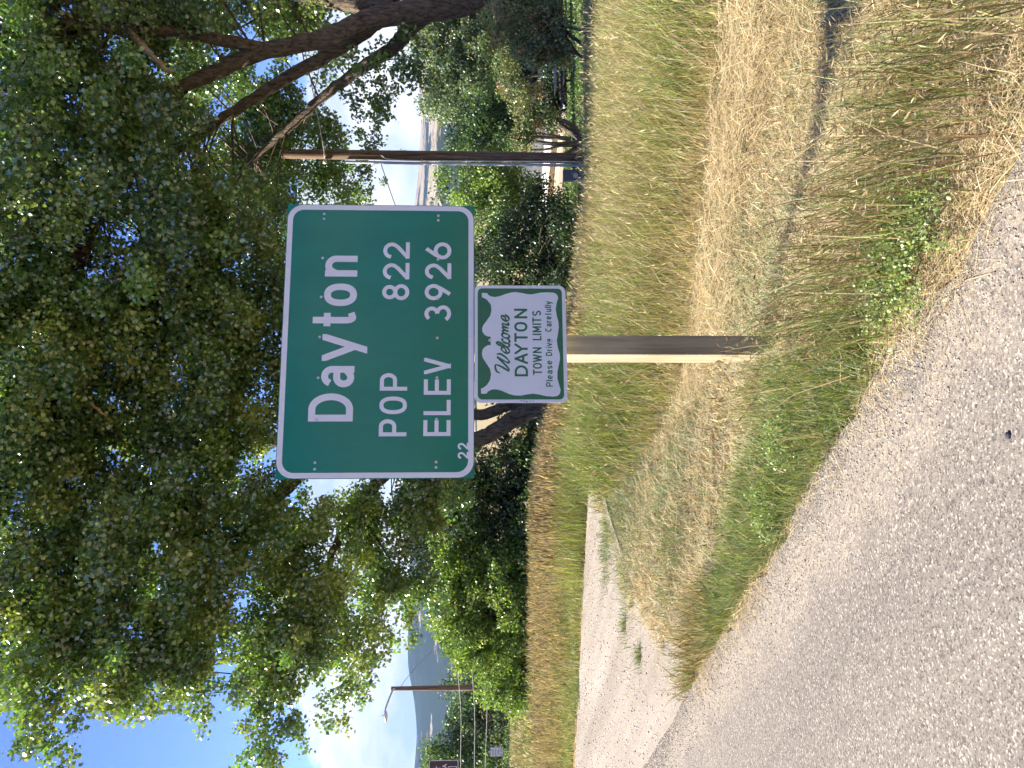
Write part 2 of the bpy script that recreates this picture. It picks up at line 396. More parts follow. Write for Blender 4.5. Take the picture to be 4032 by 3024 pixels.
al = np.arange(-60, 160, 0.08)
base = RA[None] + al[:, None] * RD[None]
wob = 0.05 * np.sin(al * 2.3 + 1) + 0.035 * np.sin(al * 5.9) + 0.02 * np.sin(al * 13.7 + 2)
wob = wob * (1 - .85 * sstep(4.2, 5.2, al)) + np.random.default_rng(3).normal(size=len(al)) * 0.008
rows = [base - (wob[:, None] + 0.0) * RN[None]] + [base - q * RN[None] for q in (0.5, 1.5, 4, 9.5)]
strip('highway', M_HWY, rows, 0.008, label='grey chip-sealed highway pavement filling the near left of the view', cat='road', kind='structure')
ry_ = np.concatenate([np.arange(5.6, 14.15, 0.07)])
rx0 = RA[0] + (ry_ - RA[1]) * RD[0] / RD[1] - 0.25
rx1 = np.minimum(np.where(ry_ < 11.75, near_edge(ry_) + 0.35, 9), -1.7 - (ry_ - 11.75) / 0.33 + 0.05 * np.sin(ry_ * 9))
rx1 = np.maximum(np.minimum(rx1, -0.55), rx0 + .01)
strip('side_road', M_SIDE, [np.stack([rx0 + (rx1 - rx0) * t, ry_], -1) for t in np.linspace(0, 1, 6)], 0.003, label='pale gravel side road running left behind the grass island', cat='road', kind='structure')

# mountains: a ring of ranges round the valley
def fbm(x, y, seed, oct=6, f0=1.0):
    r = np.random.default_rng(seed); out = np.zeros_like(x); a = 1.0; f = f0
    for o in range(oct):
        for _ in range(3):
            th = r.uniform(0, 6.28); ph = r.uniform(0, 6.28)
            out += a / 3 * np.sin(f * (x * math.cos(th) + y * math.sin(th)) + ph)
        a *= 0.52; f *= 2.03
    return out
def ranges(name, label, a0, a1, r0, r1, hfun, mat, na=420, nr=40):
    A, Rr = np.meshgrid(np.linspace(a0, a1, na), np.linspace(0, 1, nr)); rad = r0 + (r1 - r0) * Rr
    x = rad * np.sin(A); y = rad * np.cos(A); z = hfun(A, Rr, x, y)
    a, j = np.meshgrid(np.arange(na - 1), np.arange(nr - 1)); i = (j * na + a).ravel()
    link(name, npmesh(name, np.stack([x.ravel(), y.ravel(), z.ravel()], -1), np.stack([i, i + 1, i + na + 1, i + na], -1), smooth=True), mat, label=label, cat='mountain', kind='structure')
m, N, L = newmat('mountain_slopes'); b = principled(N, L, (0.2, 0.2, 0.15), 0.95, 0.1)
v = coords(N, L, (1, 1, 2.2)); n1 = noise(N, L, 0.0028, 8, 0.62, v); n2 = noise(N, L, 0.02, 6, 0.65, v)
ad = N.new('ShaderNodeMath'); ad.operation = 'MULTIPLY_ADD'; L.new(n2.outputs['Fac'], ad.inputs[0]); ad.inputs[1].default_value = 0.45; L.new(n1.outputs['Fac'], ad.inputs[2])
sx_ = N.new('ShaderNodeSeparateXYZ'); L.new(coords(N, L), sx_.inputs[0])
mr = N.new('ShaderNodeMapRange'); L.new(sx_.outputs[0], mr.inputs[0]); mr.inputs[1].default_value = -1500; mr.inputs[2].default_value = 1500; mr.inputs[3].default_value = -0.16; mr.inputs[4].default_value = -0.02
ad2 = N.new('ShaderNodeMath'); ad2.operation = 'ADD'; L.new(ad.outputs[0], ad2.inputs[0]); L.new(mr.outputs[0], ad2.inputs[1])
rr = ramp(N, [(0.66, (0.022, 0.036, 0.022)), (0.73, (0.36, 0.29, 0.20))]); L.new(ad2.outputs[0], rr.inputs[0]); L.new(rr.outputs[0], b.inputs['Base Color'])
M_MTN = m
def hback(A, Rr, x, y):
    prof = np.sin(np.clip(Rr * 1.35, 0, 1) * np.pi / 2) ** 1.3
    h = 440 + 55 * fbm(A * 6, A * 0, 5, 5) + 34 * np.cos(A - 0.05) 
    h = h - 60 * np.exp(-((A - 0.0) / 0.16) ** 2) + 70 * sstep(-0.40, -0.56, A) - 30 * np.exp(-((A + 0.39) / 0.04) ** 2)
    return -6 + prof * h * (1 + 0.10 * fbm(x / 700, y / 700, 9, 5)) * np.where(Rr > 0.74, 1 - (Rr - 0.74) * 0.8, 1)
ranges('mountain', 'long blue forested mountain ridge along the horizon', -math.pi, math.pi, 3000, 7600, hback, M_MTN, 900, 44)
def hfront(A, Rr, x, y):
    k = sstep(0.16, 0.24, A) * 0.62 + 0.30 + 0.2 * sstep(-0.3, -0.5, A)
    return -6 + np.sin(np.clip(Rr * 1.25, 0, 1) * np.pi / 2) ** 1.2 * (150 * k) * (1 + 0.22 * fbm(x / 260, y / 260, 21, 5)) * np.where(Rr > 0.8, 1 - (Rr - 0.8) * 1.5, 1)
ranges('foothill', 'lower tan sagebrush foothill in front of the ridge', -1.2, 1.2, 1500, 2900, hfront, M_MTN, 500, 40)

# haze: the air of the valley
m = bpy.data.materials.new('valley_air'); m.use_nodes = True; m.cycles.homogeneous_volume = True; m.node_tree.nodes.clear()
pv = m.node_tree.nodes.new('ShaderNodeVolumePrincipled'); pv.inputs['Color'].default_value = (0.26, 0.50, 1.0, 1); pv.inputs['Density'].default_value = 0.000036; pv.inputs['Anisotropy'].default_value = 0.1
mo = m.node_tree.nodes.new('ShaderNodeOutputMaterial'); m.node_tree.links.new(pv.outputs[0], mo.inputs['Volume'])
boxobj('haze', (0, 0, 330), (19000, 19000, 690), m, label='thin blue haze filling the valley air', cat='haze', kind='stuff')

# ------------------------------------------------------------------ stroke lettering
H_, S_ = 0.5, 1.0
def arc(cx, cy, rx, ry, a0, a1, n=14):
    t = np.radians(np.linspace(a0, a1, n)); return [(cx + rx * math.cos(q), cy + ry * math.sin(q)) for q in t]
def sarc(cx, cy, rx, ry, a0, a1, n=18, p=2.5):
    t = np.radians(np.linspace(a0, a1, n)); f = lambda c: math.copysign(abs(c) ** (2 / p), c)
    return [(cx + rx * f(math.cos(q)), cy + ry * f(math.sin(q))) for q in t]
# glyph centre lines on a unit box (x 0..1, y 0 baseline .. 1 top of that glyph); entries: polyline, extend start, extend end
GL = {
 'D': [([(0, 0), (0, 1)], 1, 1), ([(0, 1), (.38, 1)] + arc(.42, .5, .58, .5, 90, -90, 20) + [(0, 0)], 1, 1)],
 'A': [([(0, 0), (.5, 1)], 1, 1), ([(1, 0), (.5, 1)], 1, 1), ([(.18, .32), (.82, .32)], 0, 0)],
 'Y': [([(0, 1), (.5, .42)], 1, .3), ([(1, 1), (.5, .42)], 1, .3), ([(.5, .46), (.5, 0)], 0, 1)],
 'T': [([(0, 1), (1, 1)], 1, 1), ([(.5, 1), (.5, 0)], 0, 1)],
 'O': [(sarc(.5, .5, .5, .5, 90, 450, 33, 2.4), 0, 0)],
 'N': [([(0, 0), (0, 1)], 1, 1), ([(1, 0), (1, 1)], 1, 1), ([(0, 1), (1, 0)], .6, .6)],
 'P': [([(0, 0), (0, 1)], 1, 1), ([(0, 1), (.6, 1)] + arc(.62, .72, .38, .28, 90, -90, 14) + [(0, .44)], 1, 0)],
 'E': [([(0, 0), (0, 1)], 1, 1), ([(0, 1), (1, 1)], 0, 1), ([(0, .52), (.85, .52)], 0, 1), ([(0, 0), (1, 0)], 0, 1)],
 'L': [([(0, 0), (0, 1)], 1, 1), ([(0, 0), (1, 0)], 0, 1)],
 'V': [([(0, 1), (.5, 0)], 1, 1), ([(1, 1), (.5, 0)], 1, 1)],
 'W': [([(0, 1), (.26, 0)], 1, 1), ([(.26, 0), (.5, .85)], 1, 1), ([(.5, .85), (.74, 0)], 1, 1), ([(.74, 0), (1, 1)], 1, 1)],
 'I': [([(.5, 0), (.5, 1)], 1, 1)],
 'M': [([(0, 0), (0, 1)], 1, 1), ([(1, 0), (1, 1)], 1, 1), ([(0, 1), (.5, .2)], .6, .6), ([(1, 1), (.5, .2)], .6, .6)],
 'S': [(arc(.5, .75, .5, .25, 25, 180, 10) + [(.06, .66), (.3, .53), (.7, .47), (.94, .34)] + arc(.5, .25, .5, .25, 0, -155, 10), 0, 0)],
 'C': [(sarc(.5, .5, .5, .5, 48, 312, 26, 2.3), 0, 0)],
 '8': [(arc(.5, .76, .43, .24, 0, 360, 22), 0, 0), (arc(.5, .26, .5, .26, 0, 360, 24), 0, 0)],
 '2': [([(.02, .74)] + arc(.5, .70, .47, .30, 165, -25, 16) + [(.74, .42), (.0, .0)], 0, .3), ([(0, 0), (1, 0)], .6, 1)],
 '3': [(arc(.46, .76, .44, .24, 150, -88, 14), 0, 0), (arc(.48, .26, .52, .26, 88, -155, 16), 0, 0)],
 '6': [(arc(.5, .31, .5, .31, 0, 360, 24), 0, 0), ([(.06, .42), (.2, .62), (.62, 1)], 0, .5)],
 '9': [(arc(.5, .69, .5, .31, 0, 360, 24), 0, 0), ([(.94, .58), (.8, .38), (.38, 0)], 0, .5)],
 'a': [([(.06, .80)] + arc(.5, .72, .46, .28, 140, 0, 12) + [(.96, .1)], 0, 0), ([(.96, 0), (.96, .6)], 1, 0), ([(.96, .54), (.5, .54)] + arc(.42, .27, .42, .27, 90, 270, 14) + [(.6, .02), (.96, .2)], 0, 0)],
 'y': [([(0, 1), (.52, .28)], 1, .3), ([(1, 1), (.42, 0)], 1, 1)],
 't': [([(.42, 1), (.42, .2)] + arc(.70, .18, .28, .18, 180, 275, 8) + [(1, .03)], 1, .5), ([(0, .70), (.95, .70)], .6, .6)],
 'o': [(sarc(.5, .5, .5, .5, 0, 360, 30, 2.3), 0, 0)],
 'n': [([(0, 0), (0, 1)], 1, 1), ([(0, .7), (.16, .88)] + arc(.52, .70, .48, .30, 115, 0, 12) + [(1, 0)], 0, 1)],
 'l': [([(.5, 0), (.5, 1)], 1, 1)],
 'e': [([(0, .5), (1, .5)], 0, .4), (sarc(.5, .5, .5, .5, 0, 312, 26, 2.2), 0, 0)],
 's': [(arc(.5, .75, .46, .25, 25, 180, 10) + [(.1, .66), (.3, .54), (.7, .46), (.9, .34)] + arc(.5, .25, .46, .25, 0, -155, 10), 0, 0)],
 'r': [([(0, 0), (0, 1)], 1, 1), ([(0, .6), (.25, .88), (.65, 1), (1, .98)], 0, 0)],
 'i': [([(.5, 0), (.5, .70)], 1, 0), ([(.5, .94), (.5, 1)], .5, 1)],
 'v': [([(0, 1), (.5, 0)], 1, 1), ([(1, 1), (.5, 0)], 1, 1)],
 'f': [([(.4, 0), (.4, .8)] + arc(.72, .80, .32, .20, 180, 90, 8) + [(1, 1)], 1, 0), ([(0, .66), (.9, .66)], 0, 0)],
 'u': [([(0, 1), (0, .35)] + arc(.48, .32, .48, .32, 180, 300, 10) + [(1, .35)], 1, 0), ([(1, 0), (1, 1)], 1, 1)],
}
GW = dict(D=.62, A=.72, Y=.72, T=.58, O=.68, N=.66, P=.58, E=.52, L=.5, V=.68, W=.92, I=.0, M=.78, S=.58, C=.64, a=.5, y=.52, t=.34, o=.53, n=.48, l=.0, e=.5, s=.44, r=.28, i=.0, v=.5, f=.32, u=.48)
GTOP = dict(a=.74, y=.74, o=.74, n=.74, e=.74, s=.74, r=.74, v=.74, u=.74, t=.95)
def ribbon(bm, P, w, y0, widths=None):
    P = np.asarray(P, float)
    keep = [0] + [i for i in range(1, len(P)) if np.linalg.norm(P[i] - P[i - 1]) > 1e-6]; P = P[keep]
    T = np.diff(P, axis=0); T /= np.linalg.norm(T, axis=1)[:, None]; Nn = np.stack([-T[:, 1], T[:, 0]], -1)
    closed = np.linalg.norm(P[0] - P[-1]) < 1e-5 and len(P) > 6
    vs = []
    for i in range(len(P)):
        if i == 0: q = Nn[0] + Nn[-1] if closed else Nn[0] * 2
        elif i == len(P) - 1: q = Nn[-1] + Nn[0] if closed else Nn[-1] * 2
        else: q = Nn[i - 1] + Nn[i]
        q = q / (np.linalg.norm(q) + 1e-9); ref = Nn[min(i, len(Nn) - 1)]; k = 1 / max(0.55, float(q @ ref))
        ww = w if widths is None else widths[keep[i]]
        a = P[i] + q * ww / 2 * k; c = P[i] - q * ww / 2 * k
        vs.append((bm.verts.new((a[0], y0, a[1])), bm.verts.new((c[0], y0, c[1]))))
    for i in range(len(P) - 1): bm.faces.new((vs[i][0], vs[i][1], vs[i + 1][1], vs[i + 1][0]))
def clip(bm, co, no):
    bmesh.ops.bisect_plane(bm, geom=bm.verts[:] + bm.edges[:] + bm.faces[:], plane_co=co, plane_no=no, clear_outer=True)
def glyph(bmout, ch, x0, x1, z0, z1, w, y=0.0):
    """one letter inside its box, in the sign's x-z plane (front is -y)"""
    bm = bmesh.new(); sx = max(x1 - x0 - w, 0); sz = z1 - z0 - w
    for k, (pl, e0, e1) in enumerate(GL[ch]):
        Q = np.array([(x0 + w / 2 + p[0] * sx, z0 + w / 2 + p[1] * sz) for p in pl])
        if sx == 0: Q[:, 0] = (x0 + x1) / 2
        d0 = Q[0] - Q[1]; d1 = Q[-1] - Q[-2]
        Q[0] = Q[0] + d0 / np.linalg.norm(d0) * w * (0.9 if e0 == 1 else 0.5 * e0); Q[-1] = Q[-1] + d1 / np.linalg.norm(d1) * w * (0.9 if e1 == 1 else 0.5 * e1)
        ribbon(bm, Q, w, y - 0.00018 * k)
    for co, no in (((x0, 0, 0), (-1, 0, 0)), ((x1, 0, 0), (1, 0, 0)), ((0, 0, z0), (0, 0, -1)), ((0, 0, z1), (0, 0, 1))): clip(bm, co, no)
    me = bpy.data.meshes.new('t'); bm.to_mesh(me); bm.free(); bmout.from_mesh(me); bpy.data.meshes.remove(me)
def line_text(bmout, s, x0, x1, z0, cap, w, y=0.0, space=0.34, gap=0.17):
    """a line of lettering fitted between x0 and x1"""
    adv = []; 
    for ch in s: adv.append(space * cap if ch == ' ' else GW[ch] * cap + w)
    tot = sum(adv) + gap * cap * (len(s) - 1); k = (x1 - x0) / tot; x = x0
    for ch, a in zip(s, adv):
        if ch != ' ':
            top = GTOP.get(ch, 1.0); lowz = -0.24 * cap if ch == 'y' else 0
            glyph(bmout, ch, x, x + max(a * k, w), z0 + lowz, z0 + cap * top, w, y)
        x += (a + gap * cap) * k
def rrect(x0, z0, x1, z1, r, n=8):
    P = []
    for cx, cz, a in ((x1 - r, z1 - r, 0), (x0 + r, z1 - r, 90), (x0 + r, z0 + r, 180), (x1 - r, z0 + r, 270)):
        P += [(cx + r * math.cos(math.radians(a + 90 * q / n)), cz + r * math.sin(math.radians(a + 90 * q / n))) for q in range(n + 1)]
    return P
def plate(name, outline, thick, mat, parent, y=0.0, **k):
    bm = bmesh.new(); f = bm.faces.new([bm.verts.new((p[0], y, p[1])) for p in outline])
    r = bmesh.ops.extrude_face_region(bm, geom=[f]); bmesh.ops.translate(bm, verts=[q for q in r['geom'] if isinstance(q, bmesh.types.BMVert)], vec=(0, thick, 0))
    bmesh.ops.triangulate(bm, faces=[q for q in bm.faces if len(q.verts) > 4]); return bmobj(name, bm, mat, parent, **k)
def ring(name, A, B, y, mat, parent, **k):
    bm = bmesh.new(); n = len(A); a = [bm.verts.new((p[0], y, p[1])) for p in A]; b_ = [bm.verts.new((p[0], y, p[1])) for p in B]
    for i in range(n): bm.faces.new((a[i], a[(i + 1) % n], b_[(i + 1) % n], b_[i]))
    return bmobj(name, bm, mat, parent, **k)
def bolt(name, x, z, r, mat, parent, y=-0.002):
    bm = bmesh.new(); rot = Matrix.Rotation(math.pi / 2, 4, 'X')
    cyl(bm, (x, y, z), r, 0.004, 12, rot); cyl(bm, (x, y - 0.003, z), r * 0.5, 0.006, 6, rot)
    return bmobj(name, bm, mat, parent)

# ------------------------------------------------------------------ town sign
SW, SH = 1.757, 1.193
SA = math.atan2(0.19347, 0.98111)
BL = np.array([-0.571, 4.93, 1.651])
ts = empty('town_sign', BL, SA, label='large green sign reading Dayton POP 822 ELEV 3926, bolted to the wooden post', cat='road sign')
plate('panel', [(0, 0), (SW, 0), (SW, SH), (0, SH)], 0.003, M_SGREEN, ts, 0.0)
ring('border', rrect(0.004, 0.004, SW - 0.004, SH - 0.004, 0.098, 9), rrect(0.037, 0.037, SW - 0.037, SH - 0.037, 0.07, 9), -0.0012, M_SWHITE, ts)
def word(label, boxes, w):
    for ch, x0, x1, z0, z1 in boxes:
        bm = bmesh.new(); glyph(bm, ch, x0, x1, z0, z1, w, -0.0014)
        bmobj('numeral' if ch.isdigit() else 'letter', bm, M_SWHITE, ts)
word('white lettering reading Dayton', [('D', .349, .523, .741, 1.011), ('a', .561, .699, .739, .941), ('y', .727, .898, .664, .942), ('t', .940, 1.047, .738, 1.006), ('o', 1.080, 1.227, .737, .942), ('n', 1.273, 1.412, .739, .941)], .042)
word('white lettering reading POP', [('P', .257, .362, .413, .581), ('O', .394, .503, .413, .581), ('P', .540, .650, .413, .581)], .0245)
word('white numerals reading 822', [('8', 1.120, 1.225, .410, .580), ('2', 1.253, 1.366, .411, .579), ('2', 1.391, 1.505, .411, .579)], .0245)
word('white lettering reading ELEV', [('E', .258, .356, .145, .311), ('L', .387, .482, .145, .311), ('E', .514, .611, .145, .311), ('V', .644, .747, .145, .311)], .0245)
word('white numerals reading 3926', [('3', .983, 1.087, .146, .313), ('9', 1.121, 1.227, .146, .313), ('2', 1.257, 1.366, .146, .313), ('6', 1.392, 1.506, .146, .313)], .0245)
word('small white numerals reading 22 on the lower border', [('2', .117, .160, .034, .101), ('2', .173, .216, .034, .101)], .0115)
for z, xs_ in ((0.959, (.059, .098, .360, .620, .879, 1.138, 1.395, 1.659, 1.691)), (0.231, (.067, .099, .361, .621, .875, 1.132, 1.391, 1.656, 1.687))):
    for q in xs_: bolt('bolt', q, z, 0.0085, M_STEEL, ts)
    boxobj('stringer', (SW / 2, 0.025, z), (SW - 0.06, 0.04, 0.075), M_ALU, ts)

# wooden post: long side turned to the sign's back
post_c = BL + np.array([math.cos(SA), math.sin(SA), 0]) * 0.845 + np.array([-math.sin(SA), math.cos(SA), 0]) * 0.165
gz = float(ground(post_c[0], post_c[1]))
wp = empty('wooden_post', (post_c[0], post_c[1], gz), SA, label='squared pale timber post carrying both green signs', cat='post')
boxobj('timber', (0, 0, (2.70 - gz) / 2 - 0.25), (0.128, 0.232, 2.70 - gz + 0.5), M_POST, wp, bevel=0.006)

# welcome sign
WW, WH = 0.752, 0.574
wBL = at(1438.5, 2236, 4.985); wang = SA
ws = empty('welcome_sign', (wBL[0], wBL[1], wBL[2]), wang, label='small white and green scroll sign reading Welcome DAYTON TOWN LIMITS under the large sign', cat='sign')
plate('panel', rrect(0, 0, WW, WH, 0.042, 8), 0.003, M_SWHITE2, ws, 0.0)
def wm(Y, X): return ((1552 - Y) / 1494 * WW, (1 - (X - 68) / 1168) * WH)
gx0, gz0 = wm(1512, 1190); gx1, gz1 = wm(98, 108)
SCROLL = [(1440,150),(1375,147),(1365,180),(1330,225),(1270,262),(1200,275),(1130,262),(1060,215),(990,172),(940,160),(890,168),(855,195),(832,235),(830,272),(722,272),(720,235),(700,195),(660,168),(620,163),(580,175),(520,220),(450,268),(380,283),(310,275),(250,230),(222,185),(217,162),(158,160),(160,228),(185,245),(205,280),(212,330),(200,390),(170,470),(150,540),(145,590),(155,660),(170,740),(175,790),(165,850),(150,920),(147,1000),(150,1080),(165,1115),(195,1138),(235,1138),(290,1118),(370,1107),(450,1118),(530,1138),(600,1142),(680,1130),(770,1112),(850,1122),(940,1146),(1010,1148),(1090,1130),(1170,1112),(1250,1110),(1320,1128),(1390,1147),(1440,1138),(1468,1110),(1478,1050),(1470,960),(1450,870),(1440,800),(1450,720),(1465,640),(1460,560),(1440,490),(1400,400),(1385,330),(1390,280),(1410,240),(1440,215)]
plate('green_field', rrect(gx0, gz0, gx1, gz1, 0.028, 8), 0.0006, M_SGREEN2, ws, -0.0008)
plate('scroll', [wm(*q) for q in SCROLL], 0.0005, M_SWHITE2, ws, -0.0014)
def wline(s, Ya, Yb, Xb, Xt, wpx, label):
    bm = bmesh.new(); x0, z0 = wm(Ya, Xb); x1, z1 = wm(Yb, Xt)
    line_text(bm, s, x0, x1, z0, z1 - z0, wpx / 1494 * WW, -0.0018); bmobj('lettering', bm, M_SGREEN2, ws, label=label, kind='stuff')
def wboxes(items, Xt, Xb, wpx, label):
    for ch, a, c in items:
        bm = bmesh.new(); x0, z0 = wm(a, Xb); x1, z1 = wm(c, Xt); glyph(bm, ch, x0, x1, z0, z1, wpx / 1494 * WW, -0.0018)
        bmobj('letter', bm, M_SGREEN2, ws)
wboxes([('D', 1225, 1085), ('A', 1068, 935), ('Y', 945, 808), ('T', 788, 675), ('O', 657, 533), ('N', 487, 362)], 572, 740, 28, 'green lettering reading DAYTON')
wboxes([('T', 1207, 1137), ('O', 1128, 1055), ('W', 1047, 947), ('N', 930, 857), ('L', 768, 712), ('I', 703, 680), ('M', 665, 588), ('I', 572, 550), ('T', 541, 474), ('S', 455, 385)], 803, 917, 18, 'green lettering reading TOWN LIMITS')
wline('Please', 1353, 1024, 1050, 965, 14, 'green lettering reading Please')
wline('Drive', 965, 745, 1050, 968, 14, 'green lettering reading Drive')
wline('Carefully', 657, 262, 1050, 966, 14, 'green lettering reading Carefully')
bm = bmesh.new()
SCRIPT = [[(1182,385),(1165,350),(1125,330),(1085,330),(1078,345),(1100,400),(1140,470),(1155,495),(1135,500),(1080,455),(1010,385),(972,352)],
          [(985,350),(1000,385),(1035,450),(1052,485),(1048,502),(1030,500),(985,460),(945,400),(942,365),(950,348)],
          [(918,470),(880,455),(858,425),(868,408),(895,415),(925,450),(932,485),(915,508),(885,500),(850,470)],
          [(850,470),(815,420),(792,370),(796,345),(812,350),(835,400),(852,460),(848,500),(830,508),(805,490)],
          [(752,432),(760,415),(780,425),(802,455),(806,490),(790,512),(765,502),(735,475)],
          [(700,415),(720,425),(740,460),(738,495),(718,508),(695,490),(680,450),(685,420),(700,415),(670,430),(650,425)],
          [(655,420),(640,435),(655,500)],[(650,470),(620,430),(600,425),(598,440),(615,500)],[(612,475),(580,430),(560,425),(558,440),(572,490),(565,505),(540,490)],
          [(512,470),(475,455),(455,425),(462,408),(488,415),(515,450),(522,480),(505,505),(475,498),(440,455)]]
for k, st in enumerate(SCRIPT):
    P = spline(np.array([wm(*q) for q in st]), 6); t = np.linspace(0, 1, len(P)); wd = (0.0075 + 0.0055 * np.abs(np.sin(t * 9 + k))) 
    ribbon(bm, P, 0.01, -0.0018 - 0.00018 * k, wd)
bmobj('lettering', bm, M_SGREEN2, ws, label='green script lettering reading Welcome')
for Y, X in ((770, 262), (780, 1045)):
    x, z = wm(X=X, Y=Y); bolt('bolt', x, z, 0.0095, M_STEEL, ws, -0.004)
bm = bmesh.new(); r_ = np.random.default_rng(4)
for q in range(16):
    x, z = wm(1532 + r_.uniform(-9, 9), 610 + 200 * r_.random()); box(bm, (x, -0.0006, z), (r_.uniform(.002, .006), .0008, r_.uniform(.002, .008)))
bmobj('scuff', bm, M_SCUFF, ws)

# ------------------------------------------------------------------ trees
def leafcloud(C, per, sig, size, pal, seed, droop=0.0, jitter=0.22, yellow=0.01):
    """C (n,3) cluster centres -> verts, tri faces, colours of folded kite leaves"""
    r = np.random.default_rng(seed); n = len(C)
    csz = r.uniform(0.6, 1.4, n)
    idx = np.repeat(np.arange(n), np.maximum(3, (per * csz ** 2)).astype(int)); m_ = len(idx)
    off = r.normal(size=(m_, 3)); off /= np.linalg.norm(off, axis=1)[:, None]; off *= (r.random(m_) ** 0.45)[:, None]
    sc = np.stack([r.uniform(.7, 1.4, n), r.uniform(.7, 1.4, n), r.uniform(.5, 1.0, n)], -1) * sig * csz[:, None]
    off = off * sc[idx]; off[:, 2] -= droop * np.abs(r.normal(size=m_)) * sig
    P = C[idx] + off
    d = r.normal(size=(m_, 3)); d[:, 2] -= 0.7; d /= np.linalg.norm(d, axis=1)[:, None]
    s = np.cross(d, r.normal(size=(m_, 3))); s /= np.linalg.norm(s, axis=1)[:, None]; nn = np.cross(d, s)
    L_ = size * r.uniform(.65, 1.25, m_)[:, None]; Wd = L_ * 0.46
    base = P - d * L_ * .5; tip = P + d * L_ * .5; mid = P - d * L_ * .12; fold = nn * L_ * r.uniform(-.05, .22, m_)[:, None]
    V = np.stack([base, mid + s * Wd + fold, tip, mid - s * Wd + fold], 1).reshape(-1, 3)
    i = np.arange(m_) * 4; Fc = np.concatenate([np.stack([i, i + 1, i + 2], -1), np.stack([i, i + 2, i + 3], -1)])
    pal = np.asarray(pal, float); pc = pal[r.integers(0, len(pal), n)][idx]
    c = pc * np.exp(r.normal(0, jitter, m_))[:, None] * np.exp(r.normal(0, 0.18, n))[idx][:, None]
    yel = r.random(m_) < yellow; c[yel] = np.array([0.42, 0.34, 0.04]) * r.uniform(.6, 1.1, yel.sum())[:, None]
    return V, Fc, np.repeat(np.clip(c, 0, .9), 4, 0)
def merge(parts):
    o = 0; Vs, Fs, Cs = [], [], []
    for v_, f_, c_ in parts: Vs.append(v_); Fs.append(f_ + o); Cs.append(c_); o += len(v_)
    return np.vstack(Vs), np.vstack(Fs), np.vstack(Cs)
def fill(lobes, n, seed, shell=0.5):
    """lobes: (centre xyz, radii xyz) -> n points inside the union, nearer the shells"""
    r = np.random.default_rng(seed); vol = np.array([np.prod(q[1]) for q in lobes]) ** 0.75; k = r.choice(len(lobes), n, p=vol / vol.sum())
    d = r.normal(size=(n, 3)); d /= np.linalg.norm(d, axis=1)[:, None]; d *= (r.random(n) ** shell)[:, None]
    return np.array([lobes[q][0] for q in k]) + d * np.array([lobes[q][1] for q in k])
def lobe(u, v, y, ru, rv, ry):
    c = at(u, v, y); return (c, np.array([ru * y / FPX, ry, rv * y / FPX]))
def twigs_to(C, limbs, r, frac=1.0, rad=0.018):
    """thin boughs from the nearest limb point to each cluster"""
    LPA = np.vstack([q[0][len(q[0]) // 4:] for q in limbs]); out = []
    for c in C[r.random(len(C)) < frac]:
        LP = LPA[r.integers(0, len(LPA), max(8, len(LPA) // 3))]; dd = np.linalg.norm(LP - c, axis=1) + np.maximum(0, LP[:, 2] - c[2]) * .8; p = LP[np.argmin(dd)]; l = np.linalg.norm(c - p)
        if l > 2.8: continue
        mid = (p + c) / 2 + r.normal(size=3) * l * .10 + np.array([0, 0, l * .10]); q = spline([p, mid, c], 3)
        out.append((q, np.linspace(rad * (0.7 + .35 * l), 0.005, len(q))))
    return out
PAL_COT = [(.12, .215, .042), (.145, .24, .044), (.108, .195, .05), (.18, .26, .046), (.235, .295, .046)]
def tree(name, label, base, limbs, lobes, n, per, sig, size, pal, seed, leaf=None, bark=None, cat='tree', group=None, twig=1.0, droop=0.2, dead=(), shell=0.5, extra=None, jitter=0.26, yellow=0.01, sides=22, lump=0.035, trad=0.018):
    t = empty(name, base, label=label, cat=cat, group=group); B = np.array(base, float); r = np.random.default_rng(seed)
    for k, (P, rd) in enumerate(limbs):
        tubes('trunk' if k == 0 else 'limb', [(P - B, rd)], bark or M_BARK, t, sides, lump, seed + k)
    C = fill(lobes, n, seed + 50, shell)
    if twig and limbs:
        tw = twigs_to(C, limbs, r, twig, trad)
        if tw: tubes('twigs', [(p - B, q) for p, q in tw], bark or M_BARK, t, 4, 0, 0, kind='stuff')
    prt = [leafcloud(C, per, sig, size, pal, seed + 9, droop, jitter, yellow)]
    if extra is not None:      # drooping sprays at the crown's edge
        EX = np.vstack([extra] + [extra + r.normal(size=extra.shape) * np.array([.38, .3, .3]) for _ in range(2)])
        prt.append(leafcloud(EX, per * .22, sig * .5, size, pal, seed + 19, .5, jitter, yellow))
    V, Fc, c = merge(prt)
    link('crown', npmesh('crown', V - B, Fc, c), leaf or M_LEAF, t, kind='stuff')
    for P, rd in dead: tubes('dead_limb', [(P - B, rd)], M_DEAD, t, 8, 0.04, seed, label='bare tan dead limb')
    return t

# right-hand cottonwood: its trunk enters at the right edge of the view and leans left over everything
yb = 19.0
tr_main = limb([(3230, 2330, yb), (3140, 2050, yb), (3020, 1830, yb), (2985, 1670, yb - .2), (2955, 1480, yb - .4), (2880, 1290, yb - .6), (2810, 1010, yb - 1), (2690, 730, yb - 1.4), (2560, 430, yb - 2), (2470, 100, yb - 2.4)], .37, .07, 8, .02, 1)
tr_l2 = limb([(2985, 1690, yb), (2920, 1620, yb + .3), (2834, 1543, yb + .7), (2752, 1416, yb + 1.1), (2657, 1290, yb + 1.6), (2543, 1163, yb + 2), (2400, 1000, yb + 2.6), (2180, 800, yb + 3)], .21, .05, 8, .02, 2)
tr_l3 = limb([(2960, 1500, yb), (2866, 1385, yb + .2), (2708, 1110, yb + .3), (2560, 880, yb + .2), (2380, 620, yb), (2250, 330, yb - .5)], .20, .05, 8, .02, 3)
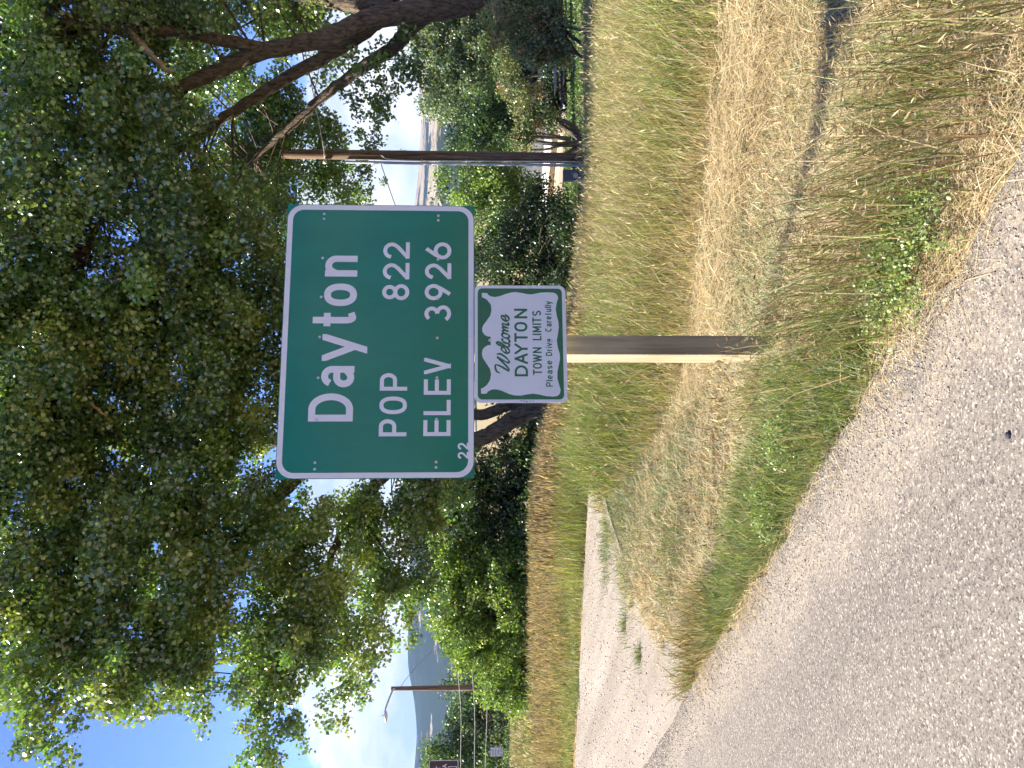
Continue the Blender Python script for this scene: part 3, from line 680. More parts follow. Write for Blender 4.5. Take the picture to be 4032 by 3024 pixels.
tr_l4 = limb([(2990, 1560, yb), (3010, 1380, yb + .4), (3060, 1100, yb + .8), (3090, 700, yb + 1)], .24, .1, 8, .02, 4)
tr_l5 = limb([(2830, 1050, yb - 1), (2900, 700, yb - 2), (2920, 350, yb - 3), (2990, 40, yb - 3.5)], .14, .05, 8, .02, 5)
tr_l6 = limb([(2690, 730, yb - 1.4), (2480, 560, yb - 1.6), (2220, 430, yb - 1.8), (2000, 330, yb - 2)], .12, .03, 8, .03, 6)
lob_r = [lobe(2350, 1150, 25, 260, 240, 1.6), lobe(2430, 900, 24, 420, 300, 2), lobe(2880, 760, 21, 330, 300, 2), lobe(2250, 650, 17, 420, 330, 3), lobe(2700, 420, 17, 430, 330, 3),
         lobe(2300, 250, 16.5, 450, 300, 3), lobe(2850, 60, 16, 350, 300, 3), lobe(2950, 1180, 21, 180, 260, 2), lobe(2080, 950, 20, 260, 260, 2), lobe(2500, -130, 17, 500, 230, 2.5), lobe(2050, -60, 16, 400, 300, 3),
         lobe(2300, 1300, 25, 110, 80, 1), lobe(2560, 1270, 24, 110, 80, 1), lobe(2620, 1100, 23, 150, 150, 1.2), lobe(2150, 1100, 24, 200, 160, 1.4), lobe(3150, 500, 17, 250, 600, 3)]
hang_r = np.array([at(*q) for q in [(2640, 1440, 19.5), (2600, 1490, 19.4), (2560, 1520, 19.6), (2690, 1400, 19.3), (2760, 1560, 19), (2720, 1610, 19), (2500, 1410, 24), (2460, 1440, 24), (2350, 1410, 24), (2300, 1440, 24), (2260, 1440, 24), (2840, 1640, 18.8), (2780, 1500, 19), (2235, 1400, 24), (2520, 1470, 24), (2620, 1380, 19.5), (2700, 1480, 19.2), (2790, 1620, 18.9)]])
tree('cottonwood_tree', 'massive cottonwood whose leaning furrowed trunk enters at the right edge and arches over the pole', at(3230, 2330, yb), [tr_main, tr_l2, tr_l3, tr_l4, tr_l5, tr_l6], lob_r, 610, 270, 0.46, 0.094, PAL_COT[:4], 11,
     group='big cottonwoods', extra=hang_r, dead=[limb([(2912, 495, yb - 2.55), (2860, 545, yb - 2.9), (2790, 612, yb - 3.1), (2750, 655, yb - 3.2), (2735, 690, yb - 3.2)], .085, .03, 5, .012, 8)])

# left cottonwood, behind the signs
yl = 22.0
tl_main = limb([(1430, 2150, yl), (1384, 2039, yl), (1337, 1967, yl), (1295, 1880, yl), (1262, 1700, yl), (1285, 1400, yl), (1290, 1050, yl - .3), (1262, 800, yl - .6), (1250, 600, yl - 1), (1330, 300, yl - 1.5), (1420, 0, yl - 2)], .25, .09, 8, .02, 11)
tl_l2 = limb([(1430, 2100, yl + .2), (1430, 2003, yl + .3), (1391, 1869, yl + .5), (1480, 1600, yl + 1), (1620, 1350, yl + 1.2), (1770, 1115, yl + 1), (1740, 1000, yl + .8), (1632, 862, yl + .5), (1600, 600, yl), (1650, 250, yl - 1)], .17, .07, 8, .02, 12)
tl_l3 = limb([(1265, 850, yl - .5), (1180, 741, yl - .8), (1010, 640, yl - 1.6), (820, 520, yl - 3), (640, 330, yl - 4), (560, 100, yl - 5)], .20, .05, 8, .03, 13)
tl_l4 = limb([(1285, 1350, yl), (1130, 1150, yl - .6), (950, 1000, yl - 1.4), (740, 880, yl - 2.4), (500, 800, yl - 3.4), (330, 740, yl - 4.2)], .24, .05, 8, .03, 14)
tl_l5 = limb([(1265, 1650, yl), (1120, 1480, yl - .2), (950, 1360, yl - .5), (760, 1280, yl - 1), (520, 1230, yl - 2)], .2, .04, 8, .03, 15)
tl_l6 = limb([(1240, 640, yl - 1), (1337, 753 - 260, yl - 1.2), (1430, 380, yl - 2), (1520, 290, yl - 3), (1640, 120, yl - 4)], .16, .06, 8, .03, 16)
tl_l7 = limb([(1630, 860, yl), (1760, 700, yl - 1), (1860, 480, yl - 2), (1900, 200, yl - 3)], .14, .05, 8, .03, 17)
lob_l = [lobe(1650, 900, 19.5, 420, 280, 2.5), lobe(1300, 750, 20, 400, 330, 3), lobe(900, 800, 18.5, 380, 330, 3), lobe(1750, 480, 18, 380, 330, 3), lobe(1300, 350, 18.5, 420, 320, 3), lobe(850, 380, 17.5, 380, 330, 3),
         lobe(500, 650, 17, 260, 300, 2.2), lobe(470, 250, 16.5, 230, 300, 2), lobe(900, 1200, 20, 330, 260, 2.2), lobe(560, 1150, 18.5, 300, 240, 2), lobe(1300, 0, 17.5, 450, 300, 3), lobe(750, 0, 17, 450, 300, 3), lobe(1700, 80, 17, 350, 280, 3),
         lobe(980, 1500, 22, 220, 220, 2), lobe(760, 1500, 21.5, 150, 150, 1.2), lobe(440, 960, 17.5, 190, 170, 1.4), lobe(410, 520, 16, 150, 160, 1.2), lobe(480, 1390, 20, 130, 110, 1), lobe(700, 1620, 22, 130, 110, 1), lobe(1050, 1690, 23, 180, 160, 1.5),
         lobe(1600, 1250, 23, 400, 200, 1.5), lobe(450, 130, 16.3, 150, 180, 1.5), lobe(440, 700, 16.6, 140, 180, 1.4), lobe(350, 1090, 17.6, 120, 120, 1.1)]
hang_l = np.array([at(*q) for q in [(120, 150, 15.5), (70, 210, 15.5), (45, 265, 15.5), (180, 90, 15.6), (240, 40, 15.7), (230, 300, 15.6), (300, 350, 15.8), (260, 510, 16), (220, 590, 16), (280, 640, 16), (220, 770, 16.4), (290, 720, 16.4), (150, 170, 15.6), (200, 130, 15.6), (280, 90, 15.7), (240, 200, 15.7), (60, 1010, 17), (30, 1060, 17), (110, 980, 17), (150, 1090, 17.2), (80, 1180, 17.5), (190, 1150, 17.6), (260, 1260, 18), (300, 1420, 18.4), (330, 1350, 18.4), (420, 1450, 19), (510, 1620, 20.5), (560, 1600, 20.5), (620, 1700, 21), (330, 860, 16.5), (340, 430, 16), (150, 1030, 17), (210, 1040, 17.2), (260, 1000, 17.2)]])
tree('cottonwood_tree', 'broad cottonwood rising behind the large green sign, leafy crown reaching far to the left', at(1430, 2150, yl), [tl_main, tl_l2, tl_l3, tl_l4, tl_l5, tl_l6, tl_l7], lob_l, 960, 270, 0.46, 0.094, PAL_COT, 31,
     group='big cottonwoods', extra=hang_l, yellow=.018, dead=[limb([(1433, 362, 17), (1400, 400, 17), (1367, 440, 17.2)], .035, .02, 5, .01, 3)])

# background trees and shrubs
PAL_LIGHT = [(.18, .275, .05), (.215, .31, .055), (.15, .24, .05), (.235, .32, .065)]
PAL_MID = [(.075, .14, .038), (.095, .165, .04), (.065, .12, .04)]
PAL_GREY = [(.14, .195, .085), (.16, .215, .095), (.115, .17, .08)]
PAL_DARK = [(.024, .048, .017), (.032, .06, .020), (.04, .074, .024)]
PAL_RUST = [(.20, .24, .095), (.22, .24, .10), (.19, .23, .11), (.22, .23, .09), (.30, .18, .07)]
def gpos(u, y):
    x = (u - 1512) / FPX * y; return np.array([x, y, float(ground(x, y))])
def stems(u, y, targets, r0=.09, seed=0):
    b_ = gpos(u, y); out = []
    for k, (tu, tv, ty) in enumerate(targets):
        e = at(tu, tv, ty); m1 = b_ * .55 + e * .45 + np.random.default_rng(seed + k).normal(size=3) * .18
        P = spline([b_ - np.array([0, 0, .1]), m1, e], 6); out.append((P, np.linspace(r0, r0 * .25, len(P))))
    return b_, out
def shrub(name, label, u, y, targets, lobes, n, per, sig, size, pal, seed, r0=.09, **k):
    b_, st = stems(u, y, targets, r0, seed); k.setdefault('leaf', M_SHRUB); k.setdefault('bark', M_BARKG)
    return tree(name, label, b_, st, lobes, n, per, sig, size, pal, seed, sides=7, lump=.04, trad=.010, **k)
shrub('leafy_shrub', 'bright green rounded shrub tree standing in the golden grass left of the large sign', 560, 25.5, [(560, 1800, 25.5), (700, 1760, 25), (420, 1900, 25.2), (820, 1800, 25.6), (330, 1960, 25.2)],
      [lobe(760, 1840, 25.5, 180, 150, 1.6), lobe(560, 1860, 25, 170, 150, 1.6), lobe(420, 1960, 25, 160, 130, 1.5), lobe(680, 2020, 24.5, 260, 110, 1.6), lobe(320, 2050, 25, 110, 90, 1.2), lobe(850, 1980, 25.5, 140, 170, 1.5), lobe(800, 1740, 25.5, 110, 80, .9), lobe(860, 1700, 26, 60, 50, .7), lobe(640, 1740, 25.3, 100, 70, .9), lobe(520, 1770, 25, 90, 80, .8), lobe(290, 1950, 25.2, 60, 60, .6)], 420, 130, .34, .085, PAL_LIGHT, 61, shell=.4)
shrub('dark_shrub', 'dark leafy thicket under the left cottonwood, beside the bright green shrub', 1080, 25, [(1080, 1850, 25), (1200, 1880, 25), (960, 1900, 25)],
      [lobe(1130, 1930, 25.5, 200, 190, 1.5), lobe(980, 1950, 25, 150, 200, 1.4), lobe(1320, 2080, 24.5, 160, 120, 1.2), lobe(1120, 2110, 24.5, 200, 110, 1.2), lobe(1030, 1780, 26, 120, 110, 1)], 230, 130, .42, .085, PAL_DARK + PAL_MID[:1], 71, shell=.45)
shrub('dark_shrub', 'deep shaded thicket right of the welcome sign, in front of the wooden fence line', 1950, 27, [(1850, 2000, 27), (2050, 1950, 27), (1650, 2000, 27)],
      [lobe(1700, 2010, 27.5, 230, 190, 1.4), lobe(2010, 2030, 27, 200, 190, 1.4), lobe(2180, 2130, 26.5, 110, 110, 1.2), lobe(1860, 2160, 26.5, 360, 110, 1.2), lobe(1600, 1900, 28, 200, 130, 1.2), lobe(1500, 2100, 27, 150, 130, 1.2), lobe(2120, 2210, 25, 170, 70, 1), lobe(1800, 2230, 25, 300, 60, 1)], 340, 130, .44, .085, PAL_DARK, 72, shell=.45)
shrub('maple_tree', 'yellow-green maple lit by the sun between the large sign and the pole', 2180, 33, [(2200, 1900, 33), (2080, 1950, 32), (2300, 1880, 33)],
      [lobe(2270, 1820, 33, 110, 110, 1.6), lobe(2180, 1930, 32.5, 160, 110, 1.6), lobe(2040, 1980, 31, 130, 70, 1.2), lobe(2320, 1960, 33, 110, 120, 1.6), lobe(2250, 2060, 33, 120, 60, 1.4), lobe(1990, 1900, 32, 90, 60, 1)], 200, 120, .5, .10, PAL_LIGHT[:2] + PAL_MID[:2], 81, shell=.35)
shrub('elm_tree', 'dark green tree just right of the pole, in front of the pale mountainside', 2480, 36, [(2480, 1900, 36), (2560, 1850, 36), (2440, 1950, 36)],
      [lobe(2500, 1850, 36, 110, 100, 1.8), lobe(2450, 1950, 35.5, 100, 110, 1.6), lobe(2580, 1930, 36, 120, 130, 1.6), lobe(2520, 2030, 35.5, 150, 60, 1.4)], 170, 110, .5, .11, PAL_MID + PAL_DARK[:1], 82, shell=.35)
shrub('willow_tree', 'tall grey-green tree at the right behind the cottonwood trunk', 2760, 46, [(2700, 1800, 46), (2800, 1780, 46), (2900, 1800, 46), (2640, 1900, 45)],
      [lobe(2680, 1740, 46, 130, 110, 2), lobe(2830, 1720, 46.5, 130, 120, 2), lobe(2640, 1850, 45, 120, 110, 2), lobe(2780, 1880, 45, 170, 110, 2), lobe(2960, 1820, 46, 130, 150, 2), lobe(2660, 1960, 45, 120, 70, 1.6)], 320, 110, .62, .14, PAL_GREY, 83, shell=.4)
shrub('hawthorn_tree', 'small olive hawthorn with rusty leaf tips and a bent grey trunk at the right edge', 2770, 17.5, [(2840, 2210, 17.5), (2930, 2130, 17.4), (2980, 2180, 17.6), (3030, 2050, 17.4)],
      [lobe(2850, 2190, 17.5, 90, 70, .6), lobe(2960, 2140, 17.4, 110, 70, .7), lobe(2990, 2040, 17.6, 90, 80, .7), lobe(2880, 2080, 17.5, 80, 60, .6), lobe(2960, 1980, 17.8, 110, 60, .7), lobe(2800, 2120, 17.6, 60, 50, .5)], 150, 90, .23, .055, PAL_RUST, 84, r0=.055, shell=.4)
shrub('crabapple_tree', 'sparse rusty-leaved small tree forking above the lawn beside the pole', 2468, 24, [(2560, 2080, 24), (2400, 2090, 24), (2640, 2040, 24), (2480, 2010, 24)],
      [lobe(2580, 2080, 24, 90, 60, .8), lobe(2680, 2020, 24, 90, 70, .8), lobe(2480, 2050, 24.2, 80, 50, .8), lobe(2560, 2160, 24, 50, 40, .5), lobe(2760, 1990, 24, 80, 60, .7)], 110, 80, .28, .06, PAL_RUST + PAL_MID, 85, r0=.11, shell=.4)
shrub('dark_shrub', 'black-green juniper mass behind the lawn and the picnic table', 2700, 52, [(2700, 2000, 52), (2850, 2000, 52)],
      [lobe(2640, 2050, 53, 160, 90, 1.6), lobe(2860, 2070, 53, 200, 130, 1.8), lobe(3000, 2180, 50, 130, 150, 1.6), lobe(2720, 2140, 54, 120, 50, 1.2)], 260, 100, .65, .16, PAL_DARK, 86, shell=.4)
shrub('dark_shrub', 'dark bushy shrub rising above the brick planter wall by the lawn', 2600, 42.5, [(2580, 2160, 42.5), (2650, 2150, 42.5)],
      [lobe(2560, 2165, 42.5, 60, 45, .8), lobe(2640, 2160, 42.5, 80, 60, .9), lobe(2720, 2190, 42, 60, 50, .8)], 90, 100, .45, .12, PAL_DARK, 89, shell=.4)
shrub('willow_tree', 'large hazy green willow at the far left behind the lamp pole', 150, 62, [(100, 1800, 62), (300, 1850, 62), (0, 1800, 62), (450, 1880, 62)],
      [lobe(60, 1800, 62, 140, 110, 3), lobe(250, 1830, 62, 150, 100, 3), lobe(430, 1860, 63, 150, 90, 3), lobe(120, 1950, 61, 200, 100, 3), lobe(380, 1960, 61, 200, 90, 3), lobe(-100, 1900, 62, 200, 200, 3), lobe(560, 1900, 64, 130, 90, 3), lobe(40, 1720, 62, 70, 60, 2)], 430, 110, .8, .17, PAL_MID + PAL_GREY[:2], 87, shell=.42)
shrub('dark_shrub', 'low green bushes at the far left under the small white sign', 60, 45, [(60, 2010, 45), (200, 2010, 45)],
      [lobe(60, 2025, 45, 130, 40, 1.2), lobe(230, 2035, 46, 100, 30, 1.2), lobe(-80, 2020, 45, 120, 50, 1.2)], 90, 90, .45, .12, PAL_LIGHT[:1] + PAL_MID, 88, shell=.4)

# ------------------------------------------------------------------ poles, wires, street lamp
yp = 22.0
pb = at(2400, 2330, yp); pt = at(2404, 1113, yp); pb[2] = float(ground(pb[0], pb[1])) - .3
up = empty('utility_pole', pb, label='bare brown timber utility pole with grey conduit, right of the large sign', cat='utility pole')
hh = pt[2] - pb[2]
tubes('pole', [(np.array([[0, 0, 0], [0.01, 0, hh * .5], [0.02, 0, hh]]), [.145, .135, .125])], M_POLE, up, 16, .012)
bm = bmesh.new(); cyl(bm, (.02, 0, hh + .01), .13, .03, 16, None, .10); bmobj('pole_top', bm, M_POLE, up)
tubes('conduit', [(np.array([[-.215, -.06, .2], [-.205, -.05, 5.0], [-.19, -.05, at(0, 1362, yp)[2] - pb[2]]]), [.038] * 3)], M_PVC, up, 10)
tubes('service_cable', [(spline([[-.14, -.15, .3], [-.135, -.14, 1.6], [-.15, -.13, 3.5], [-.14, -.12, 5.5], [-.02, -.14, 5.9]], 5), [.014] * 21)], M_WIREW, up, 6)
for q in (1.2, 2.4, 3.6, 4.8): boxobj('clamp', (-.18, -.06, q), (.14, .1, .03), M_STEEL, up)
zs = at(0, 1281, yp)[2] - pb[2]
tubes('strap', [(np.array([[.165 * math.cos(a), .165 * math.sin(a), zs] for a in np.linspace(0, 6.28, 17)]), [.012] * 17)], M_WIREW, up, 5)
bm = bmesh.new(); cyl(bm, (-.20, -.05, zs), .05, .1, 10, None); bmobj('insulator', bm, M_WIREW, up, smooth=True)
bm = bmesh.new(); cyl(bm, (.08, -.13, hh - .22), .035, .06, 8, Matrix.Rotation(math.pi / 2, 4, 'X')); bmobj('bolt', bm, M_DARKW, up)
def wire(label, pts, r, sag=0.0, mat=None, n=10):
    P = spline(np.array([at(*q) for q in pts]), n); tubes('overhead_wire', [(P, [r] * len(P))], mat or M_CABLE, None, 5, label=label, cat='wire', group='overhead wires')
wire('pale wire sloping through the canopy above the pole top', [(3400, 850, 24), (3024, 931, 24), (2777, 994, 24), (2434, 1090, 24), (2258, 1176, 24), (1900, 1330, 24)], .012, mat=M_WIREW)
wire('service wire running from the pole strap up to the right edge', [(3400, 1085, 21), (3024, 1163, 21.4), (2741, 1217, 21.7), (2404, 1281, 21.85)], .014, mat=M_WIREW)
wire('thin dark wire dropping from the pole conduit leftwards behind the large sign', [(2388, 1497, 21.9), (2217, 1556, 21.9), (1900, 1680, 22), (1420, 1830, 22)], .012)
# street lamp
ylm = 42.0
lb = at(322, 2060, ylm); lb[2] = float(ground(lb[0], lb[1])) - .2; lt = at(313, 1540, ylm)
sl = empty('street_lamp', lb, label='brown timber pole with a curved lamp arm at the far left', cat='street lamp')
lh = lt[2] - lb[2]
tubes('pole', [(np.array([[0, 0, 0], [-.03, 0, lh * .5], [lt[0] - lb[0], 0, lh]]), [.17, .145, .10])], M_POLE, sl, 14, .01)
arm = spline([at(312, 1553, ylm - .1) - lb, at(303, 1545, ylm - .3) - lb, at(262, 1528, ylm - .6) - lb, at(232, 1518, ylm - .9) - lb, at(215, 1517, ylm - 1) - lb], 5)
tubes('lamp_arm', [(arm, [.045] * len(arm))], M_STEEL, sl, 8)
hd = at(203, 1519, ylm - 1) - lb
bm = bmesh.new(); bmesh.ops.create_uvsphere(bm, u_segments=14, v_segments=8, radius=1); bmesh.ops.transform(bm, matrix=Matrix.Translation(Vector(hd)) @ Matrix.Diagonal((.30, .13, .09, 1)), verts=bm.verts[:]); bmobj('lamp_head', bm, M_ALU, sl, smooth=True)
bm = bmesh.new(); cyl(bm, (hd[0] + .04, hd[1], hd[2] + .12), .035, .09, 10); bmobj('photocell', bm, M_CABLE, sl)
wire('slack wire falling rightwards from the lamp pole to the trees', [(314, 1573, ylm), (424 - 60, 1610, ylm), (424, 1683 - 20, ylm), (560, 1800, ylm)], .014)
wire('highest of the three pale wires crossing the far left', [(-500, 1822, ylm - 2), (0, 1814, ylm - 2), (204, 1815, ylm - 2), (424, 1800, ylm - 2), (800, 1775, ylm - 2)], .013, mat=M_WIREW)
wire('middle of the three pale wires crossing the far left', [(-500, 1872, ylm - 2), (0, 1868, ylm - 2), (204, 1869, ylm - 2), (424, 1856, ylm - 2), (800, 1830, ylm - 2)], .013, mat=M_WIREW)
wire('lowest of the three pale wires crossing the far left', [(-500, 1892, ylm - 2), (0, 1910, ylm - 2), (204, 1917, ylm - 2), (424, 1918, ylm - 2), (800, 1905, ylm - 2)], .013, mat=M_WIREW)

# ------------------------------------------------------------------ small far signs, log, boxes
yq = 40.0
c0 = at(45, 1981, yq); c1 = at(82, 1930, yq); w_, h_ = c1[0] - c0[0], c1[2] - c0[2]
g0 = float(ground(c0[0] + w_ / 2, yq))
ns = empty('notice_sign', (c0[0], yq, c0[2]), 0, label='small white notice sign with four dark lines on a thin metal post', cat='sign')
plate('panel', [(0, 0), (w_, 0), (w_, h_), (0, h_)], .004, M_SWHITE2, ns, 0)
ring('border', [(.012, .012), (w_ - .012, .012), (w_ - .012, h_ - .012), (.012, h_ - .012)], [(.028, .028), (w_ - .028, .028), (w_ - .028, h_ - .028), (.028, h_ - .028)], -.002, M_SCUFF, ns)
boxobj('sign_post', (w_ / 2, .02, (g0 - c0[2] + h_ + .06) / 2), (.03, .025, h_ + .06 - (g0 - c0[2])), M_ALU, ns)
bm = bmesh.new(); cyl(bm, (w_ / 2, 0, h_ + .05), .03, .06, 10, Matrix.Rotation(math.pi / 2, 4, 'X')); bmobj('reflector', bm, M_SWHITE, ns)
for k, (a, b_) in enumerate(((.17, .80), (.14, .86), (.25, .74), (.12, .88))):   # four lines too small to read: upright dashes
    bm = bmesh.new(); zt = h_ * (.87 - .215 * k); r_ = np.random.default_rng(k); x = a * w_
    while x < b_ * w_:
        if not (k == 3 and .36 < x / w_ < .46):
            box(bm, (x, -.003, zt - .05), (.011, .002, .08)); 
            if r_.random() < .7: box(bm, (x + .012, -.0026, zt - .05 + r_.choice([-.032, 0, .032])), (.02, .002, .012))
        x += .029
    bmobj('lettering', bm, M_SCUFF, ns, kind='stuff')
ybr = 30.0
c0 = at(-150, 1806, ybr); c1 = at(31, 1688, ybr); w_, h_ = c1[0] - c0[0], c1[2] - c0[2]
g0 = float(ground(c0[0] + w_ / 2, ybr))
bs = empty('recreation_sign', (c0[0], ybr, c0[2]), 0, label='brown road sign with white lettering cut off by the left edge', cat='road sign')
plate('panel', rrect(0, 0, w_, h_, .05, 5), .005, M_BROWN, bs, 0)
ring('border', rrect(.012, .012, w_ - .012, h_ - .012, .05, 5), rrect(.034, .034, w_ - .034, h_ - .034, .035, 5), -.002, M_SWHITE, bs)
bm = bmesh.new(); px_ = ybr / FPX
def bx_(ch, u0, u1, v0, v1): glyph(bm, ch, (u0 + 150) * px_, (u1 + 150) * px_, (1806 - v1) * px_, (1806 - v0) * px_, .028, -.003)
bx_('A', -13, 2, 1693, 1711); bx_('T', -8, 9, 1717, 1736); bx_('N', -28, -12, 1717, 1736); bx_('A', 0, 17, 1742, 1760); bx_('E', -18, -4, 1742, 1760)
bmobj('lettering', bm, M_SWHITE, bs)
ring('box_outline', [((q[0]), q[1]) for q in rrect((-70 + 150) * px_, (1806 - 1799) * px_, (7 + 150) * px_, (1806 - 1764) * px_, .03, 4)], rrect((-70 + 150) * px_ + .025, (1806 - 1799) * px_ + .025, (7 + 150) * px_ - .025, (1806 - 1764) * px_ - .025, .015, 4), -.002, M_SWHITE, bs)
for q in (.25, .75): boxobj('sign_post', (w_ * q, .06, (g0 - c0[2] + h_ * .9) / 2), (.09, .09, h_ * .9 - (g0 - c0[2])), M_DARKW, bs)
# dark timber rail with a pale split end
yr = 38.0
a_ = at(250, 2051, yr); b_ = at(52, 2053, yr)
lg = empty('timber_rail', ((a_[0] + b_[0]) / 2, yr, float(ground((a_[0] + b_[0]) / 2, yr))), 0, label='dark weathered timber rail lying low across the far left field', cat='rail')
zl = a_[2] - lg.location.z
boxobj('beam', (0, 0, zl), (a_[0] - b_[0], .22, .24), M_DARKW, lg, bevel=.02)
boxobj('split_board', (-(a_[0] - b_[0]) * .30, -.13, zl - .02), (.26, .03, .19), flat('pale_split_wood', (.62, .55, .42), .8), lg)
for q in (-.4, .1, .45): boxobj('support', ((a_[0] - b_[0]) * q, .02, zl / 2 - .06), (.14, .14, zl - .12), M_DARKW, lg)
# meter pedestal beside the pole
ym = 21.6
m0 = at(2314, 2302, ym); m1 = at(2357, 2222, ym); gm = float(ground((m0[0] + m1[0]) / 2, ym))
mb = empty('meter_box', ((m0[0] + m1[0]) / 2, ym, gm), 0, label='blue-grey electric meter box standing beside the pole base', cat='meter box')
M_BOX = flat('blue_grey_paint', (.085, .105, .145), .5, var=.15)
boxobj('cabinet', (0, .1, (m0[2] + m1[2]) / 2 - gm), (m1[0] - m0[0], .2, m1[2] - m0[2]), M_BOX, mb, bevel=.01)
boxobj('leg', (0, .1, (m0[2] - gm) / 2 - .1), (.08, .08, max(.1, m0[2] - gm) + .2), M_BOX, mb)
bm = bmesh.new(); cyl(bm, (-.03, -.03, (m0[2] + m1[2]) / 2 - gm - .02), .065, .08, 16, Matrix.Rotation(math.pi / 2, 4, 'X')); bmobj('meter', bm, M_ALU, mb)
boxobj('hood', (0, .09, m1[2] - gm + .01), (m1[0] - m0[0] + .03, .23, .02), M_BOX, mb)
# green utility pedestal at the right edge
yt = 16.0
t0 = at(2935, 2470, yt); t1 = at(3010, 2392, yt); gt = float(ground(t0[0] + .18, yt))
gp = empty('utility_pedestal', ((t0[0] + t1[0]) / 2, yt, gt), 0, label='grey-green utility pedestal half hidden by grass at the right edge', cat='utility box')
boxobj('cabinet', (0, 0, (t1[2] - gt) / 2), (t1[0] - t0[0], .3, t1[2] - gt), flat('pedestal_green', (.07, .10, .085), .6, var=.15), gp, bevel=.012)
boxobj('lid', (0, 0, t1[2] - gt + .015), (t1[0] - t0[0] + .03, .33, .03), MATS['pedestal_green'], gp, bevel=.006)

# ------------------------------------------------------------------ house, shed, planter, picnic table
yh = 50.0
def hz(v): return at(1512, v, yh)[2]
h0 = at(2270, 2240, yh); h1 = at(2505, 2240, yh); zg = float(ground(h0[0] + 1, yh))
M_SIDING = flat('cream_siding', (.66, .52, .33), .7, var=.06); M_BRICK, N, L = newmat('red_brick')
b = principled(N, L, (.3, .13, .07), .85, .2); br = N.new('ShaderNodeTexBrick'); br.inputs['Scale'].default_value = 5; L.new(coords(N, L), br.inputs['Vector'])
br.inputs['Color1'].default_value = (.36, .15, .08, 1); br.inputs['Color2'].default_value = (.28, .12, .07, 1); br.inputs['Mortar'].default_value = (.40, .33, .27, 1); L.new(br.outputs['Color'], b.inputs['Base Color'])
M_WHITEP = flat('white_paint', (.78, .78, .76), .6); M_ROOF = flat('grey_shingles', (.21, .22, .21), .9, var=.25, scale=20)
ho = empty('house', ((h0[0] + h1[0]) / 2 + 2.2, yh + 2, zg), -0.85, label='cream-sided house with orange brick base and white eaves behind the pole', cat='house')
hx0, hx1 = -3.6, 3.0; zb = hz(2240) - zg; z1_, z2_, z3_ = hz(2207) - zg, hz(2166) - zg, hz(2126) - zg
boxobj('wall', ((hx0 + hx1) / 2, .1, z3_ / 2), (hx1 - hx0, 5.6, z3_), M_WHITEP, ho)
boxobj('brick_base', ((hx0 + hx1) / 2, -2.80, z1_ / 2 - .2), (hx1 - hx0 + .1, .2, z1_ + .4), M_BRICK, ho)
for k in range(4):
    zz = z1_ + (z2_ - z1_) * (k + .5) / 4
    bm = bmesh.new(); vs = box(bm, ((hx0 + hx1) / 2, -2.76, zz), (hx1 - hx0 + .06, .05, (z2_ - z1_) / 4 - .012)); 
    for q in vs:
        if q.co.z < zz: q.co.y -= .02
    bmobj('siding_plank', bm, M_SIDING, ho)
boxobj('fascia', ((hx0 + hx1) / 2, -2.95, (z2_ + z3_) / 2), (hx1 - hx0 + .5, .25, z3_ - z2_ - .02), M_WHITEP, ho)
bm = bmesh.new()
vs = [bm.verts.new(q) for q in ((hx0 - .4, -3.2, z3_), (hx1 + .4, -3.2, z3_), (hx1 + .4, 0, z3_ + 1.0), (hx0 - .4, 0, z3_ + 1.0), (hx1 + .4, 3.2, z3_), (hx0 - .4, 3.2, z3_))]
for q in ((0, 1, 2, 3), (3, 2, 4, 5)): bm.faces.new([vs[i] for i in q])
r_ = bmesh.ops.solidify(bm, geom=bm.faces[:], thickness=.12); bmobj('roof', bm, M_ROOF, ho)
# brick planter wall with a pale cap, right of the house corner
p0 = at(2508, 2262, 46); p1 = at(2660, 2262, 42); gp_ = float(ground(p0[0], 45))
pw = empty('planter_wall', ((p0[0] + p1[0]) / 2, 44, gp_), math.atan2(p1[1] - p0[1], p1[0] - p0[0]), label='low brown brick planter wall with a pale cap beside the lawn', cat='planter')
ln = math.hypot(p1[0] - p0[0], p1[1] - p0[1]); zt = at(0, 2222, 44)[2] - gp_
boxobj('wall', (0, 0, zt / 2 - .1), (ln, .35, zt + .2), M_BRICK, pw); boxobj('cap', (0, 0, zt + .04), (ln + .1, .45, .08), flat('concrete_cap', (.5, .46, .4), .8), pw)
# grey shed
s0 = at(2705, 2200, 56); s1 = at(2785, 2125, 56); gs = -4.0
sh = empty('shed', ((s0[0] + s1[0]) / 2, 57, gs), 0, label='pale grey shed with a white door glimpsed behind the rusty tree', cat='shed')
boxobj('wall', (0, 0, (s1[2] - gs) / 2), (s1[0] - s0[0], 2, s1[2] - gs), flat('grey_wall', (.26, .27, .28), .8, var=.1), sh)
boxobj('door', (.45, -1.02, (s1[2] - gs) * .72), (.42, .04, .5), M_WHITEP, sh)
bm = bmesh.new(); box(bm, (0, 0, s1[2] - gs + .06), (s1[0] - s0[0] + .3, 2.3, .12)); bmobj('roof', bm, M_ROOF, sh)
